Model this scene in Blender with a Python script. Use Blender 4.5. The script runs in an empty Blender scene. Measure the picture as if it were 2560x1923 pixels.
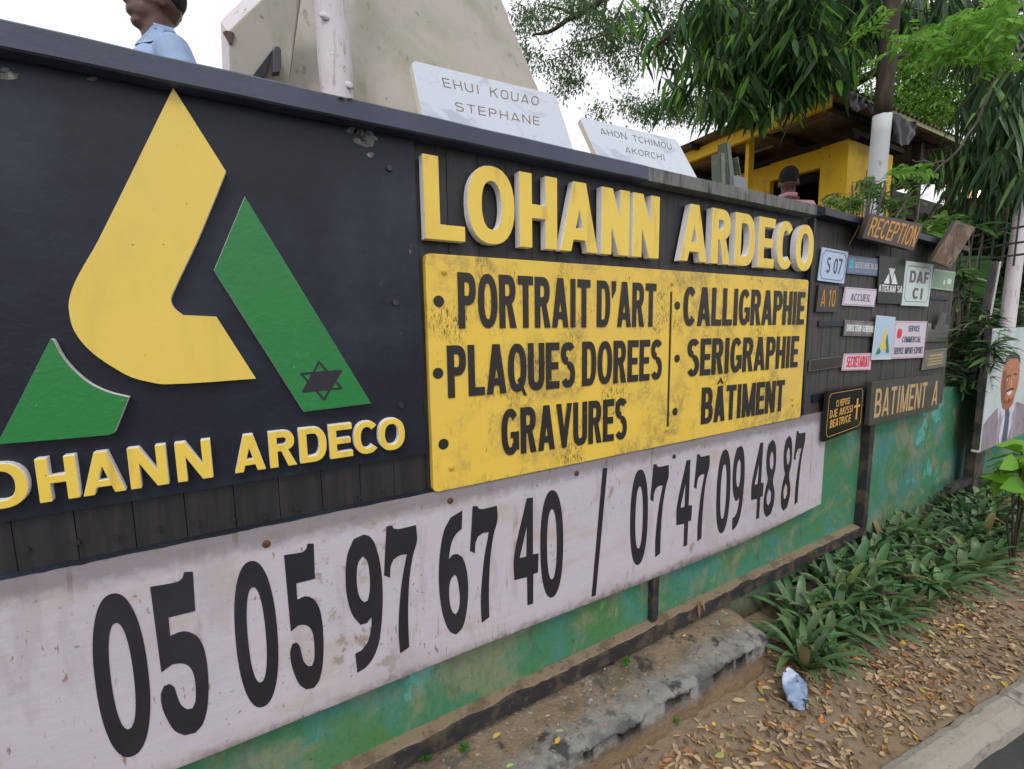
import bpy, bmesh, math, random
import numpy as np
from mathutils import Vector, Matrix, noise
from mathutils.geometry import delaunay_2d_cdt, tessellate_polygon
random.seed(7); rng = np.random.default_rng(7)
scene = bpy.context.scene
# ------------------------------------------------------------------ camera, sky, sun, exposure
FPX, YAW, PITCH, ROLL = 1174.3, .5408, -.124, -.0146
CAM = Vector((0, -1.1, 1.6))
_fw = Vector((math.sin(YAW)*math.cos(PITCH), math.cos(YAW)*math.cos(PITCH), math.sin(PITCH)))
_rt = Vector((math.cos(YAW), -math.sin(YAW), 0)); _up = _rt.cross(_fw)
_rt, _up = _rt*math.cos(ROLL)+_up*math.sin(ROLL), _up*math.cos(ROLL)-_rt*math.sin(ROLL)
cam = bpy.data.cameras.new('camera'); camo = bpy.data.objects.new('camera', cam)
scene.collection.objects.link(camo); scene.camera = camo
camo.matrix_world = Matrix(((_rt.x, _up.x, -_fw.x, CAM.x), (_rt.y, _up.y, -_fw.y, CAM.y), (_rt.z, _up.z, -_fw.z, CAM.z), (0, 0, 0, 1)))
cam.sensor_fit = 'HORIZONTAL'; cam.sensor_width = 36; cam.lens = 36*FPX/2560
cam.clip_start = .02; cam.clip_end = 800
SUN_EL, SUN_AZ = math.radians(52), math.radians(212)     # azimuth clockwise from +y
w = bpy.data.worlds.new('World'); scene.world = w; w.use_nodes = True
nt = w.node_tree; nt.nodes.clear()
sky = nt.nodes.new('ShaderNodeTexSky'); sky.sky_type = 'NISHITA'; sky.sun_disc = False
sky.sun_elevation = SUN_EL; sky.sun_rotation = SUN_AZ; sky.air_density = 1.0; sky.dust_density = 4.0; sky.ozone_density = 1.0
hs = nt.nodes.new('ShaderNodeHueSaturation'); hs.inputs['Saturation'].default_value = .3; hs.inputs['Value'].default_value = 1.0
mx = nt.nodes.new('ShaderNodeMixRGB'); mx.blend_type = 'MULTIPLY'; mx.inputs[0].default_value = 1; mx.inputs[2].default_value = (.97, .96, 1.04, 1)
cl = nt.nodes.new('ShaderNodeMixRGB'); cl.inputs[0].default_value = .8; cl.inputs[2].default_value = (8.0, 7.95, 8.25, 1)   # even white cloud cover over the clear sky
bg = nt.nodes.new('ShaderNodeBackground'); bg.inputs[1].default_value = .15
wo = nt.nodes.new('ShaderNodeOutputWorld')
nt.links.new(sky.outputs[0], hs.inputs['Color']); nt.links.new(hs.outputs[0], mx.inputs[1]); nt.links.new(mx.outputs[0], cl.inputs[1]); nt.links.new(cl.outputs[0], bg.inputs[0]); nt.links.new(bg.outputs[0], wo.inputs[0])
sl = bpy.data.lights.new('sun', 'SUN'); sl.energy = .9; sl.angle = math.radians(14); sl.color = (1, .96, .9)
so = bpy.data.objects.new('sun', sl); scene.collection.objects.link(so)
sd = Vector((math.sin(SUN_AZ)*math.cos(SUN_EL), math.cos(SUN_AZ)*math.cos(SUN_EL), math.sin(SUN_EL)))
so.rotation_euler = sd.to_track_quat('Z', 'Y').to_euler(); so.location = (-3, -6, 9)
vs = scene.view_settings; vs.view_transform = 'Standard'; vs.look = 'None'; vs.gamma = 1; vs.exposure = 0.08
try: vs.use_curve_mapping = False
except Exception: pass
scene.cycles.max_bounces = 6; scene.cycles.transparent_max_bounces = 12

# ------------------------------------------------------------------ pixel -> point on a plane of the place
def ray(px, py): return _rt*(px-1280)-_up*(py-961.5)+_fw*FPX
def Yp(px, py, y): d = ray(px, py); return CAM+d*((y-CAM.y)/d.y)
def Zp(px, py, z): d = ray(px, py); return CAM+d*((z-CAM.z)/d.z)
def Rp(px, py, r): d = ray(px, py); return CAM+d*(r/math.hypot(d.x, d.y))
def Pp(px, py, p0, n): d = ray(px, py); return CAM+d*((Vector(p0)-CAM).dot(n)/d.dot(n))
def crop(ox, oy, s): return lambda x, y: (ox+x*s, oy+y*s)

# ------------------------------------------------------------------ object helpers
col = scene.collection
def setp(o, label=None, cat=None, group=None, kind=None):
    if label: o['label'] = label
    if cat: o['category'] = cat
    if group: o['group'] = group
    if kind: o['kind'] = kind
    return o
def thing(name, label, cat, loc=(0, 0, 0), group=None):
    o = bpy.data.objects.new(name, None); col.objects.link(o); o.location = loc; o.empty_display_size = .05
    return setp(o, label, cat, group)
class MB:
    def __init__(s): s.v = []; s.f = []; s.m = []
    def add(s, vs, fs, mi=0):
        b = len(s.v); s.v += [tuple(v) for v in vs]
        for f in fs: s.f.append(tuple(b+i for i in f)); s.m.append(mi)
        return s
    def box(s, a, b, mi=0):
        (x0, y0, z0), (x1, y1, z1) = a, b
        return s.add([(x0,y0,z0),(x1,y0,z0),(x1,y1,z0),(x0,y1,z0),(x0,y0,z1),(x1,y0,z1),(x1,y1,z1),(x0,y1,z1)],
                     [(0,3,2,1),(4,5,6,7),(0,1,5,4),(1,2,6,5),(2,3,7,6),(3,0,4,7)], mi)
    def hexa(s, front, d, mi=0, mside=None):
        """prism: polygon of points (seen from the front, counter-clockwise) pushed back by vector d"""
        n = len(front); F = [Vector(p) for p in front]; B = [p+Vector(d) for p in F]
        s.add(F+B, [tuple(range(n))], mi)
        b = len(s.v)-2*n
        for i in range(n):
            j = (i+1) % n; s.f.append((b+i, b+n+i, b+n+j, b+j)); s.m.append(mi if mside is None else mside)
        s.f.append(tuple(b+n+i for i in reversed(range(n)))); s.m.append(mi if mside is None else mside)
        return s
    def bar(s, p, q, a, b=None, mi=0, up=(0, 0, 1)):
        p, q = Vector(p), Vector(q); b = b or a; d = (q-p).normalized(); u = Vector(up)
        if abs(d.dot(u)) > .95: u = Vector((0, 1, 0))
        x = d.cross(u).normalized()*a/2; z = x.cross(d).normalized()*b/2
        v = [p-x-z, p+x-z, p+x+z, p-x+z, q-x-z, q+x-z, q+x+z, q-x+z]
        return s.add(v, [(0,3,2,1),(4,5,6,7),(0,1,5,4),(1,2,6,5),(2,3,7,6),(3,0,4,7)], mi)
    def tube(s, pts, rad, n=8, mi=0, cap=True, wob=0):
        pts = [Vector(p) for p in pts]; R = rad if hasattr(rad, '__len__') else [rad]*len(pts)
        rings = []
        ref = Vector((.3, .2, .9))
        for i, p in enumerate(pts):
            d = (pts[min(i+1, len(pts)-1)]-pts[max(i-1, 0)]).normalized()
            if abs(d.dot(ref)) > .97: ref = Vector((.9, .3, .1))
            x = d.cross(ref).normalized(); y = d.cross(x)
            rings.append([p+(x*math.cos(2*math.pi*k/n)+y*math.sin(2*math.pi*k/n))*R[i]*(1+wob*noise.noise(Vector((k*1.7, i*.9, R[i]*50)))) for k in range(n)])
        fs = [(i*n+k, i*n+(k+1) % n, (i+1)*n+(k+1) % n, (i+1)*n+k) for i in range(len(pts)-1) for k in range(n)]
        if cap: fs += [tuple(reversed(range(n))), tuple((len(pts)-1)*n+k for k in range(n))]
        return s.add([v for r in rings for v in r], fs, mi)
    def ell(s, c, r, rot=None, n=12, m=8, mi=0):
        c = Vector(c); vs = []; fs = []
        for j in range(m+1):
            a = math.pi*j/m
            for k in range(n):
                b = 2*math.pi*k/n; v = Vector((r[0]*math.sin(a)*math.cos(b), r[1]*math.sin(a)*math.sin(b), r[2]*math.cos(a)))
                if rot: v = rot @ v
                vs.append(c+v)
        for j in range(m):
            for k in range(n): fs.append((j*n+k, (j+1)*n+k, (j+1)*n+(k+1) % n, j*n+(k+1) % n))
        return s.add(vs, fs, mi)
    def build(s, name, mats, parent=None, smooth=False, bevel=0, label=None):
        me = bpy.data.meshes.new(name)
        off = Vector(parent_loc(parent)) if parent else Vector((0, 0, 0))
        me.from_pydata([tuple(Vector(v)-off) for v in s.v], [], s.f)
        for m in (mats if isinstance(mats, (list, tuple)) else [mats]): me.materials.append(m)
        if any(s.m): me.polygons.foreach_set('material_index', s.m)
        if smooth: me.polygons.foreach_set('use_smooth', [True]*len(me.polygons))
        me.update()
        o = bpy.data.objects.new(name, me); col.objects.link(o)
        if parent: o.parent = parent
        if bevel:
            b = o.modifiers.new('bevel', 'BEVEL'); b.width = bevel; b.segments = 2; b.limit_method = 'ANGLE'; b.angle_limit = math.radians(40)
        if label: o['label'] = label
        return o
def parent_loc(p):
    l = Vector((0, 0, 0))
    while p is not None: l = l+Vector(p.location); p = p.parent
    return l

# ------------------------------------------------------------------ materials
def lin(r, g, b):
    f = lambda c: (c/255)/12.92 if c/255 <= .04045 else ((c/255+.055)/1.055)**2.4
    return (f(r), f(g), f(b), 1)
def M(name, colr, rough=.6, layers=(), bump=None, metal=0, spec=.5, vcol=False, trans=0, coat=0):
    m = bpy.data.materials.new(name); m.use_nodes = True; t = m.node_tree; N = t.nodes; L = t.links
    b = N['Principled BSDF']; b.inputs['Roughness'].default_value = rough; b.inputs['Metallic'].default_value = metal
    b.inputs['Specular IOR Level'].default_value = spec; b.inputs['Coat Weight'].default_value = coat
    tc = N.new('ShaderNodeTexCoord')
    def nz(scale, detail=6, stretch=(1, 1, 1), rg=.6, off=0, dist=0):
        mp = N.new('ShaderNodeMapping'); mp.inputs['Scale'].default_value = stretch; mp.inputs['Location'].default_value = (off, off*.7, off*1.3)
        L.new(tc.outputs['Object'], mp.inputs[0])
        n = N.new('ShaderNodeTexNoise'); n.inputs['Scale'].default_value = scale; n.inputs['Detail'].default_value = detail; n.inputs['Roughness'].default_value = rg
        n.inputs['Distortion'].default_value = dist
        L.new(mp.outputs[0], n.inputs[0]); return n.outputs[0]
    def rampf(sock, lo, hi):
        r = N.new('ShaderNodeMapRange'); r.inputs[1].default_value = lo; r.inputs[2].default_value = hi; r.interpolation_type = 'SMOOTHSTEP'
        L.new(sock, r.inputs[0]); return r.outputs[0]
    if vcol:
        a = N.new('ShaderNodeAttribute'); a.attribute_name = 'tint'; cur = a.outputs['Color']
    else:
        r = N.new('ShaderNodeRGB'); r.outputs[0].default_value = colr; cur = r.outputs[0]
    for k, ly in enumerate(layers):
        d = dict(scale=5, detail=6, lo=.5, hi=.6, c=(0, 0, 0, 1), st=(1, 1, 1), amt=1, rg=.6, mask=None, z=None, dist=0); d.update(ly)
        if d['z']:      # dirt and other colour grading by height on the thing: (z0, z1)
            sp = N.new('ShaderNodeSeparateXYZ'); L.new(tc.outputs['Object'], sp.inputs[0])
            ad = N.new('ShaderNodeMath'); ad.operation = 'MULTIPLY_ADD'; L.new(nz(d['scale'], d['detail'], d['st'], off=k*3.1), ad.inputs[0])
            ad.inputs[1].default_value = d.get('zn', .2); L.new(sp.outputs[d.get('ax', 2)], ad.inputs[2]); s = rampf(ad.outputs[0], *d['z'])
        else: s = rampf(nz(d['scale'], d['detail'], d['st'], d['rg'], k*3.1, d['dist']), d['lo'], d['hi'])
        if d['mask']:
            ms, ml, mh = d['mask'][:3]; q = rampf(nz(ms, 3, d['mask'][3] if len(d['mask']) > 3 else (1, 1, 1), off=k*5.3+1), ml, mh)
            mu = N.new('ShaderNodeMath'); mu.operation = 'MULTIPLY'; L.new(s, mu.inputs[0]); L.new(q, mu.inputs[1]); s = mu.outputs[0]
        if d['amt'] != 1:
            mu = N.new('ShaderNodeMath'); mu.operation = 'MULTIPLY'; L.new(s, mu.inputs[0]); mu.inputs[1].default_value = d['amt']; s = mu.outputs[0]
        x = N.new('ShaderNodeMixRGB'); L.new(s, x.inputs[0]); L.new(cur, x.inputs[1]); x.inputs[2].default_value = d['c']; cur = x.outputs[0]
    L.new(cur, b.inputs['Base Color'])
    if bump:
        sc, stg = bump[:2]; st = bump[2] if len(bump) > 2 else (1, 1, 1)
        bn = N.new('ShaderNodeBump'); bn.inputs['Strength'].default_value = stg; bn.inputs['Distance'].default_value = bump[3] if len(bump) > 3 else .004
        L.new(nz(sc, 8, st, .65, 9.1), bn.inputs['Height']); L.new(bn.outputs[0], b.inputs['Normal'])
    if trans:
        tr = N.new('ShaderNodeBsdfTranslucent'); L.new(cur, tr.inputs[0]); ms = N.new('ShaderNodeMixShader'); ms.inputs[0].default_value = trans
        L.new(b.outputs[0], ms.inputs[1]); L.new(tr.outputs[0], ms.inputs[2]); L.new(ms.outputs[0], N['Material Output'].inputs[0])
    return m
def nb(f): return f
K = (.012, .012, .016, 1)
BLACK = M('black_paint', (.013, .015, .024, 1), .42, [dict(scale=2.2, lo=.42, hi=.72, c=(.036, .048, .072, 1), amt=.8), dict(scale=160, lo=.68, hi=.74, c=(.22, .22, .24, 1), amt=.6, mask=(6, .5, .7)), dict(scale=25, lo=.7, hi=.78, c=(.2, .19, .17, 1), amt=.6, mask=(3, .55, .7)), dict(scale=34, lo=.56, hi=.75, c=(.06, .065, .08, 1), amt=.5, mask=(2.5, .5, .65))], (60, .2), spec=.32)
PLANK = M('black_stained_plank', (.017, .016, .018, 1), .5, [dict(scale=9, lo=.4, hi=.7, c=(.035, .032, .034, 1), st=(4, 4, .3)), dict(scale=200, lo=.7, hi=.76, c=(.25, .25, .25, 1), amt=.5, mask=(8, .5, .7))], (40, .25, (6, 6, .4)))
PLANK2 = M('faded_black_plank', (.045, .041, .04, 1), .62, [dict(scale=9, lo=.35, hi=.7, c=(.075, .066, .06, 1), st=(5, 5, .3)), dict(scale=14, lo=.6, hi=.75, c=(.02, .018, .018, 1), st=(3, 3, .5))], (40, .3, (6, 6, .4)))
CAPM = M('black_cap_paint', (.04, .05, .082, 1), .4, [dict(scale=3, lo=.4, hi=.7, c=(.062, .075, .115, 1)), dict(scale=60, lo=.68, hi=.75, c=(.22, .22, .24, 1), amt=.5), dict(scale=90, lo=.62, hi=.7, c=(.01, .01, .012, 1), amt=.7, mask=(7, .5, .65))], (25, .35, (.6, 1, 1)))
CAPG = M('weathered_grey_cap', (.16, .165, .155, 1), .75, [dict(scale=26, lo=.45, hi=.7, c=(.05, .05, .05, 1), st=(2.5, 1, .35)), dict(scale=70, lo=.6, hi=.68, c=(.02, .02, .02, 1), st=(1.6, 1, .6), mask=(6, .5, .65)), dict(scale=8, lo=.6, hi=.75, c=(.22, .22, .2, 1))], (50, .4, (1, 1, .4)))
YEL = lin(238, 206, 84)
YFACE = M('yellow_letter_paint', YEL, .42, [dict(scale=3, lo=.4, hi=.75, c=lin(226, 192, 82), amt=.8), dict(scale=18, lo=.52, hi=.74, c=lin(196, 162, 80), st=(2, 1, .5), amt=.6), dict(scale=90, lo=.66, hi=.72, c=(.16, .11, .04, 1), amt=.8, mask=(7, .5, .62)), dict(scale=150, lo=.62, hi=.66, c=lin(240, 232, 200), mask=(9, .56, .66), amt=.6)], (90, .1))
YLOGO = M('yellow_logo_paint', lin(234, 204, 90), .4, [dict(scale=1.6, lo=.35, hi=.75, c=lin(224, 194, 92)), dict(scale=7, lo=.5, hi=.75, c=lin(206, 176, 86), st=(1.5, 1, .5), amt=.5), dict(scale=110, lo=.68, hi=.72, c=(.14, .1, .04, 1), amt=.7, mask=(4, .48, .6)), dict(scale=50, lo=.72, hi=.76, c=(.2, .14, .05, 1), amt=.6)], (60, .1))
WSIDE = M('white_edge_paint', (.84, .83, .82, 1), .6, [dict(scale=30, lo=.62, hi=.75, c=(.3, .28, .26, 1), amt=.6), dict(scale=90, lo=.66, hi=.7, c=(.1, .09, .08, 1), amt=.5)], (60, .3))
GREEN = M('green_logo_paint', lin(38, 126, 60), .42, [dict(scale=2, lo=.4, hi=.7, c=lin(36, 116, 64)), dict(scale=12, lo=.55, hi=.75, c=lin(60, 134, 84), st=(1.5, 1, .5), amt=.5), dict(scale=120, lo=.69, hi=.73, c=(.5, .55, .5, 1), amt=.6, mask=(4, .5, .62))], (70, .3))
INK = M('black_sign_ink', (.016, .015, .02, 1), .5, [dict(scale=5, lo=.4, hi=.7, c=(.026, .024, .03, 1)), dict(scale=150, lo=.7, hi=.75, c=(.3, .28, .3, 1), amt=.5)], (60, .1))
INKY = M('black_ink_worn', (.022, .017, .015, 1), .5, [dict(scale=40, lo=.64, hi=.7, c=lin(150, 125, 60), st=(1, 1, .5), amt=.8, mask=(4, .52, .66))], (60, .1))
YPAN = M('yellow_panel_paint', lin(234, 198, 78), .5, [
    dict(scale=2.2, lo=.5, hi=.72, c=lin(222, 188, 92)), dict(scale=1.3, lo=.56, hi=.7, c=lin(208, 174, 120), amt=.5),
    dict(scale=20, lo=.4, hi=.62, c=lin(166, 142, 84), amt=.8, mask=(3.2, .46, .6), rg=.8),
    dict(scale=170, lo=.5, hi=.58, c=(.05, .04, .028, 1), st=(1.3, 1, .35), mask=(5.5, .49, .64), rg=.8, amt=.85),
    dict(scale=240, lo=.56, hi=.6, c=(.05, .04, .02, 1), st=(1, 1, .25), mask=(13, .56, .7), amt=.7)], (70, .15))
WPAN = M('white_phone_panel_paint', lin(194, 187, 195), .55, [
    dict(scale=1.7, lo=.45, hi=.75, c=lin(178, 173, 184)), dict(scale=9, lo=.5, hi=.72, c=lin(184, 170, 162), st=(.6, 1, 1.4), amt=.8), dict(scale=5, lo=.54, hi=.62, c=lin(176, 168, 170), st=(2.2, 1, .5), amt=.6),
    dict(scale=70, lo=.62, hi=.68, c=(.14, .12, .11, 1), amt=.85, mask=(4.5, .5, .6)), dict(scale=110, lo=.62, hi=.66, c=(.2, .13, .1, 1), st=(1, 1, .25), mask=(7, .5, .6), amt=.8),
    dict(scale=26, lo=.54, hi=.64, c=lin(150, 138, 126), mask=(2.6, .52, .6), amt=.85), dict(scale=12, lo=.6, hi=.66, c=lin(150, 124, 104), st=(3, 1, .35), mask=(3.4, .5, .58), amt=.7),
    dict(scale=7, z=(.135, .0), zn=.13, c=lin(160, 142, 140), amt=.8), dict(scale=30, z=(.06, .01), zn=.06, c=lin(84, 70, 70), amt=.85), dict(scale=40, z=(.43, .47), zn=.04, c=lin(90, 80, 80), amt=.6)], (30, .35, (.3, 1, 1.2)))  # darker along the top edge and towards the bottom
WALLG = M('green_wall_paint', lin(60, 124, 86), .75, [
    dict(scale=3, lo=.42, hi=.6, c=lin(68, 130, 118), dist=.5), dict(scale=4.1, lo=.5, hi=.62, c=lin(76, 122, 66), amt=.8, dist=.6), dict(scale=5, lo=.56, hi=.6, c=lin(90, 174, 166), mask=(2, .5, .6), amt=.8),
    dict(scale=5, lo=.48, hi=.64, c=lin(128, 132, 106), amt=.8, dist=.5), dict(scale=16, lo=.6, hi=.66, c=lin(120, 150, 90), amt=.7, mask=(3, .45, .6)),
    dict(scale=7, lo=.56, hi=.74, c=lin(74, 76, 58), st=(1.6, 1, .45), amt=.65), dict(scale=55, lo=.66, hi=.7, c=(.02, .02, .015, 1), st=(1, 1, .6), mask=(3, .5, .6), amt=.8),
    dict(scale=60, lo=.5, hi=.7, c=lin(54, 96, 70), amt=.45, st=(1.5, 1, .6)), dict(scale=38, lo=.6, hi=.66, c=lin(138, 132, 110), mask=(4, .48, .6), amt=.7, st=(1, 1, .6)), dict(scale=90, lo=.64, hi=.69, c=(.025, .025, .018, 1), mask=(6, .46, .6), amt=.8), dict(scale=6, z=(.42, .16), zn=.3, c=lin(112, 106, 84), amt=.75), dict(scale=14, z=(.30, .12), zn=.2, c=lin(74, 64, 46), amt=.8)], (34, .9))
DIRTY_IRON = M('black_frame_iron', (.024, .023, .026, 1), .55, [dict(scale=12, lo=.46, hi=.62, c=(.10, .075, .05, 1), amt=.7), dict(scale=60, lo=.62, hi=.68, c=(.2, .17, .12, 1), amt=.5)], (40, .4))
DUST = M('sandy_dust', lin(128, 114, 92), .95, [dict(scale=14, lo=.5, hi=.62, c=lin(104, 90, 72)), dict(scale=60, lo=.6, hi=.66, c=lin(70, 64, 58), amt=.6)], (120, .5))
CONC = M('broken_concrete', lin(134, 120, 98), .92, [
    dict(scale=9, lo=.45, hi=.62, c=lin(110, 98, 80), amt=.8), dict(scale=6, z=(.10, .02), zn=.13, ax=1, c=lin(140, 139, 134)), dict(scale=26, lo=.5, hi=.62, c=lin(92, 90, 86), amt=.8, mask=(6, .42, .6)),
    dict(scale=11, z=(.03, -.045), zn=.14, ax=1, c=lin(60, 58, 56), amt=.85, mask=(9, .44, .54)), dict(scale=60, lo=.58, hi=.66, c=lin(190, 188, 182), mask=(7, .5, .6), amt=.7), dict(scale=8, lo=.58, hi=.66, c=lin(48, 46, 44), amt=.85),
    dict(scale=10, z=(.12, .06), zn=.05, c=lin(128, 106, 76), amt=.9), dict(scale=12, z=(.05, .0), zn=.05, c=lin(96, 84, 60), amt=.6)], (28, 1, (1, 1, 1), .02))
SOIL = M('sandy_soil', lin(134, 119, 98), .95, [dict(scale=6, lo=.42, hi=.62, c=lin(134, 116, 92)), dict(scale=40, lo=.5, hi=.6, c=lin(108, 94, 76), amt=.6), dict(scale=150, lo=.62, hi=.68, c=lin(176, 160, 136), amt=.6)], (70, .8, (1, 1, 1), .006))
YARD = M('yard_earth', (.16, .12, .08, 1), .95, [dict(scale=3, lo=.4, hi=.6, c=(.1, .08, .06, 1))], (20, .5))
ASPH = M('asphalt', (.045, .048, .044, 1), .85, [dict(scale=200, lo=.55, hi=.65, c=(.1, .1, .09, 1), amt=.5), dict(scale=4, lo=.45, hi=.65, c=(.035, .04, .036, 1))], (220, .7, (1, 1, 1), .004))
KERB = M('kerb_concrete', lin(150, 144, 134), .9, [dict(scale=9, lo=.45, hi=.65, c=lin(134, 124, 108)), dict(scale=5, lo=.6, hi=.68, c=lin(72, 70, 68), amt=.8), dict(scale=60, lo=.6, hi=.68, c=lin(96, 90, 80), amt=.6)], (60, .8, (1, 1, 1), .006))
MARB = M('white_marble', lin(188, 196, 206), .25, [dict(scale=6, lo=.5, hi=.62, c=lin(166, 174, 186), dist=1.2), dict(scale=16, lo=.62, hi=.7, c=lin(140, 146, 156), dist=1.5, amt=.7), dict(scale=3, lo=.62, hi=.75, c=lin(204, 192, 190), amt=.7)])
BEIGE = M('stained_beige_stone', lin(160, 154, 144), .6, [dict(scale=2.2, lo=.45, hi=.65, c=lin(142, 140, 124), st=(1.6, 1, .7), dist=.8), dict(scale=3.6, lo=.56, hi=.72, c=lin(118, 122, 76), st=(2.2, 1, .6), amt=.8), dict(scale=14, lo=.6, hi=.72, c=lin(92, 92, 70), st=(2, 1, .5), amt=.8, mask=(2.6, .5, .62)), dict(scale=50, lo=.68, hi=.72, c=lin(80, 70, 60), amt=.7)], (20, .15))
BARKW = M('whitewashed_bark', lin(208, 202, 206), .8, [dict(scale=30, lo=.55, hi=.68, c=lin(150, 136, 132), st=(1.6, 1.6, .25), amt=.7), dict(scale=9, lo=.64, hi=.72, c=lin(160, 140, 120), amt=.6), dict(scale=70, lo=.64, hi=.68, c=lin(80, 70, 64), amt=.6)], (34, .7, (1.6, 1.6, .3)))
BARK = M('dark_bark', (.045, .034, .022, 1), .9, [dict(scale=12, lo=.45, hi=.65, c=(.09, .07, .05, 1), st=(1.5, 1.5, .4))], (30, .8, (1.5, 1.5, .3)))
BARKG = M('grey_bark', (.16, .14, .12, 1), .9, [dict(scale=12, lo=.45, hi=.65, c=(.09, .08, .06, 1))], (30, .6))
KYEL = M('kiosk_yellow_paint', lin(240, 196, 20), .6, [dict(scale=3, lo=.5, hi=.7, c=lin(214, 168, 22)), dict(scale=20, lo=.62, hi=.7, c=lin(90, 70, 30), st=(2, 2, .4), amt=.7)], (20, .3))
RUST = M('rusty_sheet_iron', (.27, .2, .13, 1), .75, [dict(scale=3, lo=.45, hi=.6, c=(.17, .12, .08, 1)), dict(scale=12, lo=.55, hi=.7, c=(.34, .28, .22, 1), amt=.7)], (20, .3))
DARK = M('dark_interior', (.012, .011, .012, 1), .9)
SHED = M('dark_timber', (.03, .024, .02, 1), .85, [dict(scale=8, lo=.4, hi=.7, c=(.055, .045, .035, 1), st=(1, 1, .3))])
PLAST = M('black_plastic_sheet', (.02, .02, .024, 1), .4, spec=.2)
PALEW = M('pale_wall_plaster', lin(206, 206, 200), .8, [dict(scale=4, lo=.5, hi=.7, c=lin(176, 178, 170))], (20, .3))
GRASSW = M('bright_green_wall_paint', lin(58, 132, 44), .6, [dict(scale=5, lo=.45, hi=.7, c=lin(70, 100, 36))], (20, .3))
STEELG = M('green_grey_steel', lin(92, 104, 90), .45, [dict(scale=20, lo=.5, hi=.66, c=lin(120, 122, 104))], metal=.2)
SKIN = M('brown_skin', (.11, .055, .04, 1), .5, [dict(scale=8, lo=.45, hi=.65, c=(.075, .04, .03, 1))], (90, .1))
HAIR = M('black_hair', (.012, .011, .012, 1), .85, bump=(200, .8))
SHIRTB = M('pale_blue_cloth', lin(150, 172, 205), .9, [dict(scale=3, lo=.5, hi=.7, c=lin(130, 152, 188))], (60, .3))
SHIRTP = M('pink_cloth', lin(214, 160, 168), .9, [dict(scale=3, lo=.5, hi=.7, c=lin(190, 138, 150))], (40, .3))
TROU = M('dark_trouser_cloth', (.03, .03, .045, 1), .9)
LEAF = M('leaf', (0, 0, 0, 1), .5, vcol=True, trans=.5, spec=.25)
LEAFG = M('glossy_leaf', (0, 0, 0, 1), .36, vcol=True, trans=.2, spec=.4)
DRYL = M('dry_leaf', (0, 0, 0, 1), .7, vcol=True)
BRASS = M('yellow_painted_screw', lin(200, 170, 60), .4, metal=0)
RUSTY = M('rusty_screw', lin(96, 62, 44), .7, metal=.3)
BLKSCREW = M('black_screw', (.05, .05, .06, 1), .35, metal=.5)
BAGM = M('clear_plastic_bag', lin(122, 142, 172), .2, [dict(scale=9, lo=.5, hi=.6, c=lin(176, 188, 208))], (25, .8), coat=.4)

# ------------------------------------------------------------------ flat lettering: strokes and traced outlines
def ring(cx, cy, rx, ry, tx, ty, a0=0, a1=360, p=2.3, n=28):
    out = []; inn = []; k = max(3, int(n*abs(a1-a0)/360))
    for i in range(k+1):
        a = math.radians(a0+(a1-a0)*i/k); c, s = math.cos(a), math.sin(a)
        cc = math.copysign(abs(c)**(2/p), c); ss = math.copysign(abs(s)**(2/p), s)
        out.append((cx+rx*cc, cy+ry*ss)); inn.append((cx+(rx-tx)*cc, cy+(ry-ty)*ss))
    return [[out[i], out[i+1], inn[i+1], inn[i]] for i in range(k)]
def R_(x0, y0, x1, y1): return [[(x0, y0), (x1, y0), (x1, y1), (x0, y1)]]
def bowl(x0, x1, y0, y1, t, h, p=2.3):
    xm = x0+(x1-x0)*.42
    return R_(x0, y0, xm, y0+h)+R_(x0, y1-h, xm, y1)+ring(xm, (y0+y1)/2, x1-xm, (y1-y0)/2, t, h, -90, 90, p, 32)
REL = dict(I=.42, M=1.3, W=1.35, N=1.05, L=.86, E=.86, F=.84, J=.8, T=.92, S=.95, P=.95, A=1.1, V=1.08, O=1.08, G=1.05, C=1.02, Q=1.08)
REL.update({"'": .36, ' ': .5, '1': .62, '-': .5, '.': .35})
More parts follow.
